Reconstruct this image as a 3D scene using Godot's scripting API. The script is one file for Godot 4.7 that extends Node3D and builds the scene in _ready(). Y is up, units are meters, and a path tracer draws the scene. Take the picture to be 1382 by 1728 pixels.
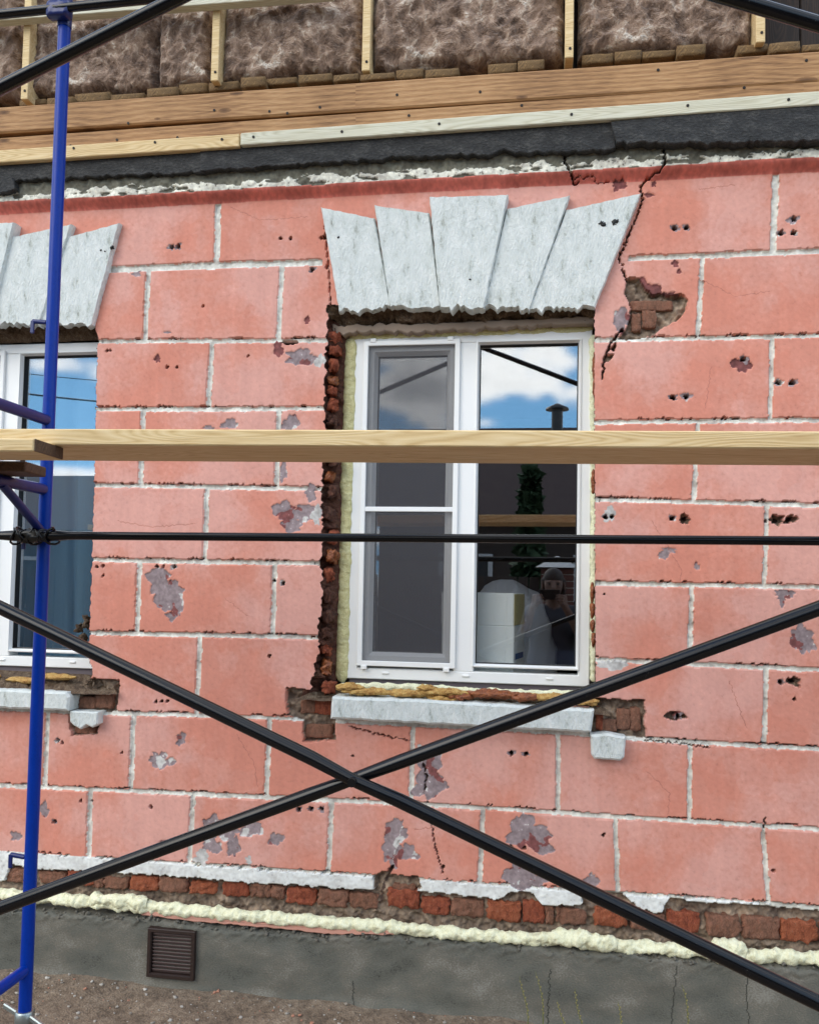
extends Node3D
# y is up, metres. The facade's plaster face lies in the plane z = 0 and looks towards +z; the ground is y = 0.

const FOCAL := 1430.0
const EYE := Vector3(0.0, 1.46, 3.0)
const CAM_X := Vector3(0.98825057, 0.01916895, -0.15163561)
const CAM_DOWN := Vector3(0.01156448, -0.99863815, -0.05087354)
const CAM_FWD := Vector3(-0.15240429, 0.04852221, -0.9871264)

var rng := RandomNumberGenerator.new()
var M := {}
var house: Node3D
var used_names := {}


func _ready() -> void:
	rng.seed = 7
	setup_view()
	build_materials()
	build_ground()
	build_facade()
	build_house_rest()
	build_plinth()
	build_windows()
	build_foam()
	build_upper_wall()
	build_scaffold()
	build_interior()
	build_opposite()
	build_photographer()
	build_weeds()


func setup_view() -> void:
	var cam := Camera3D.new()
	cam.name = "camera"
	cam.near = 0.05
	cam.far = 200.0
	cam.projection = Camera3D.PROJECTION_FRUSTUM
	cam.keep_aspect = Camera3D.KEEP_HEIGHT
	cam.size = cam.near * 1728.0 / FOCAL
	cam.frustum_offset = Vector2(0.0, 57.0 / FOCAL * cam.near)
	cam.transform = Transform3D(Basis(CAM_X, -CAM_DOWN, -CAM_FWD).orthonormalized(), EYE)
	add_child(cam)
	cam.current = true
	var env := Environment.new()
	env.background_mode = Environment.BG_SKY
	env.tonemap_mode = Environment.TONE_MAPPER_LINEAR
	env.tonemap_exposure = 1.72
	env.sdfgi_enabled = true
	env.ssao_enabled = true
	env.ssil_enabled = true
	var sky := Sky.new()
	var sm := PanoramaSkyMaterial.new()
	sm.panorama = sky_picture()
	sky.sky_material = sm
	env.sky = sky
	var we := WorldEnvironment.new()
	we.name = "environment"
	we.environment = env
	add_child(we)
	var sun := DirectionalLight3D.new()
	sun.name = "sun"
	sun.light_energy = 0.32
	sun.light_color = Color(1.0, 0.96, 0.9)
	sun.light_angular_distance = 40.0
	sun.shadow_enabled = true
	add_child(sun)
	sun.look_at_from_position(Vector3(-5.5, 6, 7), Vector3.ZERO)


func sky_picture() -> ImageTexture:
	# clear blue air with broken white cumulus, the same all round
	var w := 1024
	var h := 512
	var im := Image.create(w, h, false, Image.FORMAT_RGBF)
	var n := FastNoiseLite.new()
	n.seed = 72
	n.noise_type = FastNoiseLite.TYPE_SIMPLEX_SMOOTH
	n.frequency = 1.0
	n.fractal_octaves = 7
	n.fractal_gain = 0.55
	var blue_top := Vector3(0.15, 0.32, 0.66)
	var blue_low := Vector3(0.34, 0.78, 1.2)
	for r in h:
		var el: float = PI * 0.5 - PI * (r + 0.5) / h
		var s := sin(el)
		var c := cos(el)
		for q in w:
			var a: float = TAU * (q + 0.5) / w
			var col: Vector3
			if s < 0.0:
				col = Vector3(0.42, 0.42, 0.42)
			else:
				col = blue_low.lerp(blue_top, pow(s, 0.55))
				var az := atan2(sin(a), -cos(a)) + deg_to_rad(320.0)
				var dx := c * sin(az)
				var dz := c * cos(az)
				var k := 1.0 / (s + 0.22)
				var v: float = n.get_noise_3d(dx * k * 1.7 + 3.1, s * 3.0, dz * k * 1.7 - 1.7)
				var cover := smoothstep(-0.10, 0.06, v)
				var thick := smoothstep(0.10, 0.42, v)
				var white := Vector3(1.5, 1.49, 1.45).lerp(Vector3(0.78, 0.79, 0.8), thick)
				col = col.lerp(white, cover)
			im.set_pixel(q, r, Color(col.x, col.y, col.z))
	return ImageTexture.create_from_image(im)


# ------------------------------------------------------------------ helpers

func W(px: float, py: float, z := 0.0) -> Vector3:
	# where the sight line that was measured at (px, py) on the photograph meets the plane at depth z
	var d := CAM_X * ((px - 691.0) / FOCAL) + CAM_DOWN * ((py - 921.0) / FOCAL) + CAM_FWD
	return EYE + d * ((z - EYE.z) / d.z)


func numbered(called: String) -> String:
	if not used_names.has(called):
		used_names[called] = 0
		return called
	used_names[called] += 1
	return "%s_%03d" % [called, used_names[called]]


func thing(called: String, label: String, category: String, at := Vector3.ZERO, group := "") -> Node3D:
	var o := Node3D.new()
	o.name = numbered(called)
	o.position = at
	add_child(o)
	tag(o, label, category, group)
	o.set_meta("kind", "thing")
	return o


func tag(o: Node, label: String, category: String, group := "") -> void:
	o.set_meta("label", label)
	o.set_meta("category", category)
	if group:
		o.set_meta("group", group)


func put(parent: Node, called: String, mesh: Mesh, mat: Material, at := Vector3.ZERO, turn := Vector3.ZERO) -> MeshInstance3D:
	var o := MeshInstance3D.new()
	o.name = numbered(called) if parent == self else called
	o.mesh = mesh
	o.material_override = mat
	o.position = at
	o.rotation = turn
	parent.add_child(o, true)
	return o


func noise(seed_: int, freq: float, oct := 4, type := FastNoiseLite.TYPE_SIMPLEX_SMOOTH) -> FastNoiseLite:
	var n := FastNoiseLite.new()
	n.seed = seed_
	n.frequency = freq
	n.noise_type = type
	n.fractal_octaves = oct
	return n


class Build:
	var st := SurfaceTool.new()
	func _init(smooth := false) -> void:
		st.begin(Mesh.PRIMITIVE_TRIANGLES)
		st.set_smooth_group(0 if smooth else -1)
	func tri(a: Vector3, b: Vector3, c: Vector3, out: Vector3) -> void:
		if (c - a).cross(b - a).dot(out) < 0.0:
			var t := b
			b = c
			c = t
		st.add_vertex(a)
		st.add_vertex(b)
		st.add_vertex(c)
	func quad(a: Vector3, b: Vector3, c: Vector3, d: Vector3, out: Vector3) -> void:
		tri(a, b, c, out)
		tri(a, c, d, out)
	func box(c: Vector3, s: Vector3, bev := 0.0, basis := Basis()) -> void:
		var h := s * 0.5
		var g := func(x: float, y: float, z: float, k: int) -> Vector3:
			var v := Vector3(x * (h.x - (bev if k != 0 else 0.0)), y * (h.y - (bev if k != 1 else 0.0)), z * (h.z - (bev if k != 2 else 0.0)))
			return c + basis * v
		for s1: float in [-1.0, 1.0]:
			quad(g.call(s1, -1, -1, 0), g.call(s1, 1, -1, 0), g.call(s1, 1, 1, 0), g.call(s1, -1, 1, 0), basis * Vector3(s1, 0, 0))
			quad(g.call(-1, s1, -1, 1), g.call(1, s1, -1, 1), g.call(1, s1, 1, 1), g.call(-1, s1, 1, 1), basis * Vector3(0, s1, 0))
			quad(g.call(-1, -1, s1, 2), g.call(1, -1, s1, 2), g.call(1, 1, s1, 2), g.call(-1, 1, s1, 2), basis * Vector3(0, 0, s1))
			if bev > 0.0:
				for s2: float in [-1.0, 1.0]:
					quad(g.call(s1, s2, -1, 0), g.call(s1, s2, 1, 0), g.call(s1, s2, 1, 1), g.call(s1, s2, -1, 1), basis * Vector3(s1, s2, 0))
					quad(g.call(s1, -1, s2, 0), g.call(s1, 1, s2, 0), g.call(s1, 1, s2, 2), g.call(s1, -1, s2, 2), basis * Vector3(s1, 0, s2))
					quad(g.call(-1, s1, s2, 1), g.call(1, s1, s2, 1), g.call(1, s1, s2, 2), g.call(-1, s1, s2, 2), basis * Vector3(0, s1, s2))
					for s3: float in [-1.0, 1.0]:
						tri(g.call(s1, s2, s3, 0), g.call(s1, s2, s3, 1), g.call(s1, s2, s3, 2), basis * Vector3(s1, s2, s3))
	func tube(path: PackedVector3Array, radii: PackedFloat32Array, seg := 16, caps := true) -> void:
		var n := path.size()
		var rings := []
		var side := Vector3.ZERO
		for i in n:
			var t := (path[mini(i + 1, n - 1)] - path[maxi(i - 1, 0)]).normalized()
			if side == Vector3.ZERO:
				side = t.cross(Vector3.UP if absf(t.y) < 0.9 else Vector3.RIGHT).normalized()
			side = (side - t * side.dot(t)).normalized()
			var up := t.cross(side)
			var ring := PackedVector3Array()
			for k in seg:
				var a := TAU * k / seg
				ring.append(path[i] + (side * cos(a) + up * sin(a)) * radii[mini(i, radii.size() - 1)])
			rings.append(ring)
		for i in n - 1:
			for k in seg:
				var k2 := (k + 1) % seg
				var o: Vector3 = rings[i][k] + rings[i][k2] - path[i] * 2.0
				quad(rings[i][k], rings[i][k2], rings[i + 1][k2], rings[i + 1][k], o)
		if caps:
			st.set_smooth_group(-1)
			for e: int in [0, n - 1]:
				var out := path[0] - path[1] if e == 0 else path[n - 1] - path[n - 2]
				for k in seg:
					tri(path[e], rings[e][k], rings[e][(k + 1) % seg], out)
			st.set_smooth_group(0)
	func grid(p: PackedVector3Array, cols: int, rows: int, out: Vector3) -> void:
		# out: a direction the first well-shaped cell should face
		var flip := (p[cols] - p[0]).cross(p[1] - p[0]).dot(out) < 0.0
		for j in rows - 1:
			for i in cols - 1:
				var a := j * cols + i
				var q := [a, a + 1, a + cols + 1, a, a + cols + 1, a + cols] if flip else [a, a + cols + 1, a + 1, a, a + cols, a + cols + 1]
				for k: int in q:
					st.add_vertex(p[k])
	func done() -> ArrayMesh:
		st.generate_normals()
		st.index()
		return st.commit()


func box_mesh(s: Vector3, bev := 0.0) -> ArrayMesh:
	var b := Build.new()
	b.box(Vector3.ZERO, s, bev)
	return b.done()


func tube_mesh(path: Array, r: float, seg := 16) -> ArrayMesh:
	var b := Build.new(true)
	b.tube(PackedVector3Array(path), PackedFloat32Array([r]), seg)
	return b.done()


func bar_between(parent: Node, called: String, a: Vector3, b: Vector3, r: float, mat: Material, seg := 18) -> MeshInstance3D:
	return put(parent, called, tube_mesh([a, b], r, seg), mat)


func lump_box(s: Vector3, amp: float, sd: int, n := Vector3i(7, 5, 4), freq := 22.0, round_ := 0.12) -> ArrayMesh:
	# a block with worn, uneven faces and blunt edges
	var nz := noise(sd, freq, 3)
	var b := Build.new(true)
	var warp := func(v: Vector3) -> Vector3:
		var h := s * 0.5
		var q := Vector3(v.x / h.x, v.y / h.y, v.z / h.z)
		var l := pow(pow(absf(q.x), 8.0) + pow(absf(q.y), 8.0) + pow(absf(q.z), 8.0), 0.125)
		var k := 1.0 - round_ * (q.length() - l) * 0.5
		return v * k + v.normalized() * nz.get_noise_3dv(v + Vector3(sd, 0, 0)) * amp + Vector3(nz.get_noise_3d(v.y * 2.0, v.z, sd), nz.get_noise_3d(v.x, v.z, sd + 9.0), nz.get_noise_3d(v.x, v.y, sd + 31.0)) * amp
	var axes := [[0, 1, 2], [1, 2, 0], [2, 0, 1]]
	for ax: Array in axes:
		for sg: float in [-1.0, 1.0]:
			var c: int = n[ax[1]] + 1
			var r: int = n[ax[2]] + 1
			var p := PackedVector3Array()
			for j in r:
				for i in c:
					var v := Vector3.ZERO
					v[ax[0]] = sg * s[ax[0]] * 0.5
					v[ax[1]] = (float(i) / (c - 1) - 0.5) * s[ax[1]]
					v[ax[2]] = (float(j) / (r - 1) - 0.5) * s[ax[2]]
					p.append(warp.call(v))
			var out := Vector3.ZERO
			out[ax[0]] = sg
			b.grid(p, c, r, out)
	return b.done()


func blob(rad: Vector3, amp: float, sd: int, freq := 20.0, lat := 14, lon := 22) -> ArrayMesh:
	var nz := noise(sd, freq, 3)
	var b := Build.new(true)
	var p := PackedVector3Array()
	for j in lat + 1:
		var th := PI * j / lat
		for i in lon + 1:
			var ph := TAU * (i % lon) / lon
			var d := Vector3(sin(th) * cos(ph), cos(th), sin(th) * sin(ph))
			var v := d * rad
			p.append(v + d * nz.get_noise_3dv(v + Vector3(sd * 3.0, 0, 0)) * amp)
	var flip_probe := p[lon + 1] # first ring
	b.grid(p, lon + 1, lat + 1, Vector3(0, 1, 0) if flip_probe.y < p[0].y else Vector3(0, -1, 0))
	return b.done()


# ------------------------------------------------------------------ materials

func ramp_picture(a: PackedByteArray, size: Vector2i, stops: Array, cols: Array) -> ImageTexture:
	var g := Gradient.new()
	g.offsets = PackedFloat32Array(stops)
	g.colors = PackedColorArray(cols)
	var lut := PackedByteArray()
	for i in 256:
		var c := g.sample(i / 255.0)
		lut.append(c.r8)
		lut.append(c.g8)
		lut.append(c.b8)
	var o := PackedByteArray()
	o.resize(a.size() * 3)
	var j := 0
	for v in a:
		var k := v * 3
		o[j] = lut[k]
		o[j + 1] = lut[k + 1]
		o[j + 2] = lut[k + 2]
		j += 3
	return ImageTexture.create_from_image(Image.create_from_data(size.x, size.y, false, Image.FORMAT_RGB8, o))


func seamless(n: FastNoiseLite, s: int) -> PackedByteArray:
	var im := n.get_seamless_image(s, s, false, false, 0.12, true)
	im.convert(Image.FORMAT_L8)
	return im.get_data()


func blend_bytes(a: PackedByteArray, b: PackedByteArray, w: float, gain := 1.0) -> PackedByteArray:
	var o := PackedByteArray()
	o.resize(a.size())
	for i in a.size():
		o[i] = clampi(int((a[i] * w + b[i] * (1.0 - w) - 128.0) * gain + 128.0), 0, 255)
	return o


func grey_picture(a: PackedByteArray, size: Vector2i) -> ImageTexture:
	return ImageTexture.create_from_image(Image.create_from_data(size.x, size.y, false, Image.FORMAT_L8, a))


func surface(called: String, a: PackedByteArray, s: int, stops: Array, cols: Array, scale: Vector3, rough: float, bump_cm := 0.0, bump: PackedByteArray = PackedByteArray()) -> StandardMaterial3D:
	var m := StandardMaterial3D.new()
	m.resource_name = called
	m.albedo_texture = ramp_picture(a, Vector2i(s, s), stops, cols)
	m.roughness = rough
	m.uv1_triplanar = true
	m.uv1_triplanar_sharpness = 6.0
	m.uv1_scale = scale
	if bump_cm > 0.0:
		m.heightmap_enabled = true
		m.heightmap_scale = bump_cm
		m.heightmap_texture = grey_picture(bump if bump.size() else a, Vector2i(s, s))
	M[called] = m
	return m


func plain(called: String, col: Color, rough: float, metal := 0.0) -> StandardMaterial3D:
	var m := StandardMaterial3D.new()
	m.resource_name = called
	m.albedo_color = col
	m.roughness = rough
	m.metallic = metal
	M[called] = m
	return m


func C(r: int, g: int, b: int) -> Color:
	return Color8(r, g, b)


func build_materials() -> void:
	var S := 512
	var coarse := seamless(noise(3, 0.012, 5), S)
	var fine := seamless(noise(5, 0.06, 4), S)
	var grain := seamless(noise(8, 0.25, 3), S)
	var mix := blend_bytes(coarse, fine, 0.5, 1.3)
	var mixg := blend_bytes(mix, grain, 0.6, 1.3)
	var cells := noise(12, 0.03, 2, FastNoiseLite.TYPE_CELLULAR)
	cells.cellular_return_type = FastNoiseLite.RETURN_DISTANCE
	var cell := seamless(cells, S)
	# timber: growth lines from folded noise, fibre on top
	var ringn := seamless(noise(14, 0.006, 2), S)
	var wood := PackedByteArray()
	wood.resize(S * S)
	for i in S * S:
		var f: int = (ringn[i] * 11) % 256
		var t := 255 - absi(f * 2 - 255)
		wood[i] = clampi(int(t * 0.45 + fine[i] * 0.25 + coarse[i] * 0.3), 0, 255)
	surface("pine", wood, S, [0.15, 0.45, 0.8], [C(190, 158, 108), C(214, 187, 138), C(225, 202, 158)], Vector3(0.35, 4.2, 4.2), 0.75, 0.06)
	surface("pine_aged", wood, S, [0.15, 0.45, 0.8], [C(158, 124, 78), C(194, 164, 112), C(210, 184, 136)], Vector3(0.33, 5.1, 5.1), 0.78, 0.06)
	surface("pine_dark", wood, S, [0.1, 0.5, 0.9], [C(52, 36, 24), C(78, 56, 38), C(100, 76, 52)], Vector3(3.0, 5.0, 5.0), 0.7, 0.08)  # darker pine for the bearer and the plank's end face
	surface("pine_pale", wood, S, [0.15, 0.5, 0.85], [C(180, 174, 148), C(205, 202, 180), C(214, 212, 194)], Vector3(0.3, 4.7, 4.7), 0.7, 0.05)
	surface("plank_end", wood, S, [0.1, 0.5, 0.9], [C(70, 52, 32), C(112, 86, 52), C(142, 114, 74)], Vector3(4.0, 6.0, 6.0), 0.85, 0.15)
	surface("white_plaster", blend_bytes(coarse, mixg, 0.45, 1.25), S, [0.0, 0.1, 0.18, 0.36, 0.7, 0.95], [C(128, 132, 124), C(170, 175, 168), C(194, 200, 195), C(207, 213, 210), C(217, 222, 219), C(228, 231, 228)], Vector3(3.1, 1.3, 1.7), 0.85, 0.3, blend_bytes(fine, grain, 0.6, 1.4))
	surface("brick_red", mixg, S, [0.1, 0.4, 0.65, 0.95], [C(104, 58, 42), C(168, 84, 58), C(194, 106, 72), C(158, 122, 100)], Vector3(9.0, 3.2, 5.0), 0.9, 0.8, blend_bytes(fine, grain, 0.6, 1.4))
	surface("brick_pale", mixg, S, [0.1, 0.4, 0.65, 0.95], [C(108, 78, 62), C(152, 108, 86), C(176, 124, 100), C(162, 92, 68)], Vector3(9.0, 3.2, 5.0), 0.92, 0.8, blend_bytes(fine, grain, 0.6, 1.4))
	surface("brick_orange", mixg, S, [0.1, 0.4, 0.65, 0.95], [C(112, 66, 48), C(180, 96, 62), C(196, 114, 78), C(160, 124, 102)], Vector3(9.0, 3.2, 5.0), 0.9, 0.8, blend_bytes(fine, grain, 0.6, 1.4))
	surface("jamb_masonry", mixg, S, [0.05, 0.35, 0.55, 0.75, 0.95], [C(34, 24, 20), C(74, 46, 36), C(112, 62, 44), C(104, 84, 68), C(140, 122, 104)], Vector3(6.0, 6.0, 6.0), 0.8, 0.5, blend_bytes(fine, grain, 0.6, 1.5))
	surface("soffit_masonry", mixg, S, [0.05, 0.35, 0.6, 0.95], [C(40, 30, 22), C(84, 64, 48), C(118, 100, 80), C(150, 134, 114)], Vector3(4.0, 4.0, 4.0), 0.9, 0.5, blend_bytes(fine, grain, 0.6, 1.5))
	surface("foam_pale", mixg, S, [0.1, 0.5, 0.9], [C(196, 192, 150), C(230, 230, 196), C(240, 241, 214)], Vector3(5, 5, 5), 0.7, 0.25, cell)
	surface("foam_yellow", mixg, S, [0.1, 0.5, 0.9], [C(172, 162, 110), C(206, 200, 148), C(222, 218, 174)], Vector3(5, 5, 5), 0.75, 0.25, cell)
	surface("foam_cut", mixg, S, [0.1, 0.35, 0.6, 0.9], [C(120, 70, 30), C(166, 122, 64), C(196, 160, 92), C(212, 186, 126)], Vector3(5, 5, 5), 0.8, 0.3, cell)
	surface("foam_rust", mixg, S, [0.1, 0.5, 0.9], [C(74, 36, 20), C(142, 78, 42), C(180, 116, 66)], Vector3(8, 8, 8), 0.45, 0.3, cell)
	surface("concrete", mixg, S, [0.1, 0.45, 0.9], [C(92, 90, 82), C(122, 118, 108), C(146, 140, 128)], Vector3(1.3, 1.3, 1.3), 0.95, 0.2)
	surface("dirt", mixg, S, [0.1, 0.4, 0.7, 0.95], [C(80, 68, 56), C(112, 96, 80), C(134, 118, 100), C(160, 146, 128)], Vector3(0.9, 0.9, 0.9), 0.97, 0.6, blend_bytes(fine, grain, 0.5, 1.5))
	surface("felt", mixg, S, [0.1, 0.5, 0.9], [C(24, 25, 26), C(44, 45, 46), C(88, 87, 84)], Vector3(1.6, 3.0, 2.2), 0.72, 0.7)
	surface("dark_board", wood, S, [0.1, 0.5, 0.9], [C(26, 19, 15), C(42, 30, 23), C(60, 44, 33)], Vector3(3.0, 0.4, 3.0), 0.8, 0.1)
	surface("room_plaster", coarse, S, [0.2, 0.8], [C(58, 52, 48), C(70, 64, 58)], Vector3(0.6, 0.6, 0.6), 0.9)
	# mineral wool: fibres swirl, so the noise is warped
	var wn := noise(31, 0.009, 5, FastNoiseLite.TYPE_SIMPLEX)
	wn.domain_warp_enabled = true
	wn.domain_warp_amplitude = 70.0
	wn.domain_warp_frequency = 0.012
	wn.domain_warp_fractal_octaves = 4
	wn.fractal_type = FastNoiseLite.FRACTAL_RIDGED
	var wool := seamless(wn, 1024)
	var wool2 := seamless(noise(33, 0.006, 4), 1024)
	var fn := noise(35, 0.045, 4, FastNoiseLite.TYPE_SIMPLEX)
	fn.domain_warp_enabled = true
	fn.domain_warp_amplitude = 150.0
	fn.domain_warp_frequency = 0.007
	fn.domain_warp_fractal_octaves = 3
	var fibre := seamless(fn, 1024)
	wool = blend_bytes(wool, fibre, 0.66, 1.25)
	var wool_mix := blend_bytes(wool, wool2, 0.62, 1.7)
	surface("wool", wool_mix, 1024, [0.0, 0.35, 0.6, 0.8, 1.0], [C(70, 52, 40), C(118, 95, 79), C(146, 122, 104), C(176, 155, 137), C(214, 205, 192)], Vector3(0.9, 0.9, 0.9), 1.0, 0.8, wool)
	surface("black_paint", mixg, S, [0.0, 0.72, 0.8, 0.9, 1.0], [C(7, 8, 11), C(11, 12, 16), C(16, 17, 20), C(40, 38, 36), C(104, 100, 94)], Vector3(6, 6, 6), 0.2)
	M["black_paint"].metallic_specular = 0.42
	surface("blue_paint", mixg, S, [0.0, 0.1, 0.25, 0.8, 0.9, 1.0], [C(34, 30, 34), C(0, 30, 92), C(0, 46, 138), C(0, 50, 150), C(40, 66, 128), C(150, 148, 140)], Vector3(7, 5, 7), 0.3)
	M["blue_paint"].metallic_specular = 0.32
	surface("blue_dark", mixg, S, [0.0, 0.1, 0.25, 0.8, 0.9, 1.0], [C(30, 26, 28), C(4, 18, 62), C(5, 28, 92), C(6, 30, 98), C(40, 50, 90), C(120, 118, 110)], Vector3(7, 5, 7), 0.4)
	plain("zinc", Color(0.62, 0.66, 0.66), 0.4, 0.9)
	plain("iron", Color(0.12, 0.12, 0.125), 0.45, 0.8)
	plain("frame_white", Color(0.945, 0.95, 0.945), 0.32)
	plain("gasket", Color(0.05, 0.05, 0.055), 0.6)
	plain("sub_sill", Color(0.42, 0.38, 0.4), 0.6)
	plain("vent_brown", Color(0.17, 0.115, 0.095), 0.5)
	plain("vent_slat", Color(0.36, 0.30, 0.29), 0.5)
	plain("nail", Color(0.14, 0.12, 0.11), 0.6, 0.4)
	plain("cardboard_white", Color(0.93, 0.96, 0.95), 0.55)
	plain("cardboard_yellow", Color(0.80, 0.76, 0.52), 0.7)
	plain("blue_mark", Color(0.05, 0.3, 0.55), 0.6)
	plain("curtain", Color(0.40, 0.56, 0.66), 0.9)
	plain("stem_green", C(96, 100, 56), 0.8)
	plain("stem_dry", C(132, 124, 82), 0.85)
	plain("pebble", Color(0.6, 0.56, 0.5), 0.9)
	plain("brick_dark", C(74, 40, 32), 0.9)
	plain("cap_grey", Color(0.62, 0.62, 0.62), 0.8)
	plain("roof_red", C(44, 26, 24), 0.8)
	plain("leaf_dark", Color(0.13, 0.22, 0.11), 0.8)
	plain("leaf_mid", Color(0.22, 0.32, 0.12), 0.8)
	plain("bark", Color(0.25, 0.2, 0.16), 0.9)
	plain("skin", Color(0.72, 0.52, 0.43), 0.6)
	plain("cloth_navy", Color(0.11, 0.12, 0.17), 0.9)
	plain("cloth_jeans", Color(0.16, 0.19, 0.27), 0.9)
	plain("hair_dark", Color(0.15, 0.1, 0.07), 0.7)
	plain("phone_black", Color(0.02, 0.02, 0.022), 0.3)
	plain("shoe", Color(0.1, 0.1, 0.1), 0.7)
	M["wool"].rim_enabled = true
	M["wool"].rim = 0.4
	# a coated pane: it throws back a good part of the sky and lets the rest through
	var white := Image.create(2, 2, false, Image.FORMAT_RGBA8)
	white.fill(Color.WHITE)
	var g := plain("glass", Color(0.97, 0.985, 1.0, 0.22), 0.0, 1.0)
	g.albedo_texture = ImageTexture.create_from_image(white)
	g.transparency = BaseMaterial3D.TRANSPARENCY_ALPHA
	var net := plain("netting", Color(0.36, 0.36, 0.38, 0.3), 0.9)
	net.transparency = BaseMaterial3D.TRANSPARENCY_ALPHA
	var film := plain("film", Color(0.9, 0.93, 0.96, 0.6), 0.35)
	film.transparency = BaseMaterial3D.TRANSPARENCY_ALPHA
	film.albedo_texture = g.albedo_texture


# ------------------------------------------------------------------ ground

func build_ground() -> void:
	var xs := PackedFloat32Array()
	var zs := PackedFloat32Array()
	for v: float in [-60.0, -20.0, -8.0, -4.0]:
		xs.append(v)
	var x := -2.7
	while x < 1.7:
		xs.append(x)
		x += 0.03
	for v: float in [2.5, 6.0, 20.0, 60.0]:
		xs.append(v)
	var z := -0.1
	while z < 1.0:
		zs.append(z)
		z += 0.03
	for v: float in [1.5, 3.0, 6.0, 12.0, 25.0, 60.0]:
		zs.append(v)
	var n := noise(40, 3.0, 5)
	var p := PackedVector3Array()
	for zz in zs:
		for xx in xs:
			var near := clampf(1.2 - zz, 0.0, 1.0)
			var bank := 0.012 * smoothstep(0.22, 0.05, zz) * clampf(0.55 - xx * 0.15, 0.0, 1.0)
			p.append(Vector3(xx, bank + n.get_noise_2d(xx, zz) * 0.02 * near, zz))
	var b := Build.new(true)
	b.grid(p, xs.size(), zs.size(), Vector3.UP)
	var g := put(self, "ground", b.done(), M.dirt)
	g.set_meta("kind", "structure")
	g.set_meta("label", "trodden brown earth in front of the wall")
	# crumbs of plaster and small stones by the wall
	var mm := MultiMesh.new()
	mm.transform_format = MultiMesh.TRANSFORM_3D
	mm.use_colors = true
	mm.mesh = lump_box(Vector3(1, 0.6, 0.8), 0.25, 5, Vector3i(2, 2, 2), 1.3, 0.5)
	mm.instance_count = 900
	for i in 900:
		var s := 0.003 + 0.011 * pow(rng.randf(), 3.0)
		var at := Vector3(rng.randf_range(-2.4, 1.1), 0.0, 0.05 + 0.8 * pow(rng.randf(), 1.3))
		at.y = n.get_noise_2d(at.x, at.z) * 0.02 * clampf(1.2 - at.z, 0, 1) + 0.012 * smoothstep(0.22, 0.05, at.z) * clampf(0.55 - at.x * 0.15, 0.0, 1.0) + s * 0.2
		mm.set_instance_transform(i, Transform3D(Basis.from_euler(Vector3(rng.randf() * 0.6, rng.randf() * TAU, rng.randf() * 0.6)).scaled(Vector3(s, s, s)), at))
		var k := rng.randf()
		mm.set_instance_color(i, Color(0.5, 0.47, 0.42).lerp(Color(0.2, 0.16, 0.12), k) if k < 0.8 else Color(0.42, 0.2, 0.13))
	var mi := MultiMeshInstance3D.new()
	mi.name = "gravel"
	mi.multimesh = mm
	var pm := StandardMaterial3D.new()
	pm.vertex_color_use_as_albedo = true
	pm.roughness = 0.9
	mi.material_override = pm
	mi.set_meta("kind", "stuff")
	mi.set_meta("label", "crumbs of plaster and small stones on the earth below the wall")
	add_child(mi)


# ------------------------------------------------------------------ facade: one relief, cut into blocks

const TX := 0.002
const RX0 := -2.5
const RYT := 3.14
const RW := 2046
const RH := 1480
enum { VOID, JOINT, BLOCK, BLOCK_B, BLOCK_C, FLAKE, MAROON, HOLE, CRACK, MORTAR, BAND, COVE, CWHITE, CEMENT, FILLER, HAIRLINE }
const P_CORNICE := 250
const P_BAND := 251
const P_MORTAR := 252
var surf := PackedByteArray()
var piece := PackedByteArray()
var jitter: FastNoiseLite
var blocks := 0


func rast(px: float, py: float) -> Vector2:
	var v := W(px, py)
	return Vector2((v.x - RX0) / TX, (RYT - v.y) / TX)


func outline(px: Array, amp: float, step := 5.0, closed := true) -> PackedVector2Array:
	# corner points measured on the photograph, joined by uneven edges
	var o := PackedVector2Array()
	var n := px.size() / 2
	for i in (n if closed else n - 1):
		var a := rast(px[i * 2], px[i * 2 + 1])
		var j := (i + 1) % n
		var b := rast(px[j * 2], px[j * 2 + 1])
		var k := maxi(1, int(a.distance_to(b) / step))
		var nn := (b - a).orthogonal().normalized()
		for q in k:
			var p := a.lerp(b, float(q) / k)
			o.append(p + nn * (jitter.get_noise_2d(p.x, p.y) + 0.5 * jitter.get_noise_2d(p.x * 3.1, p.y * 3.1 + 500.0)) * amp)
	return o


func fill(poly: PackedVector2Array, s: int, p := -1, only := -1) -> void:
	var rows := {}
	var n := poly.size()
	for i in n:
		var a := poly[i]
		var b := poly[(i + 1) % n]
		if a.y > b.y:
			var t := a
			a = b
			b = t
		var r0 := maxi(0, ceili(a.y - 0.5))
		var r1 := mini(RH - 1, ceili(b.y - 0.5) - 1)
		for r in range(r0, r1 + 1):
			var x := a.x + (b.x - a.x) * (r + 0.5 - a.y) / (b.y - a.y)
			if rows.has(r):
				rows[r].append(x)
			else:
				rows[r] = [x]
	for r: int in rows:
		var xs: Array = rows[r]
		xs.sort()
		for k in range(0, xs.size() - 1, 2):
			var x0 := maxi(0, ceili(xs[k] - 0.5))
			var x1 := mini(RW, ceili(xs[k + 1] - 0.5))
			for x in range(r * RW + x0, r * RW + x1):
				if only >= 0 and (surf[x] == VOID or surf[x] != only):
					continue
				surf[x] = s
				if p >= 0:
					piece[x] = p


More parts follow.
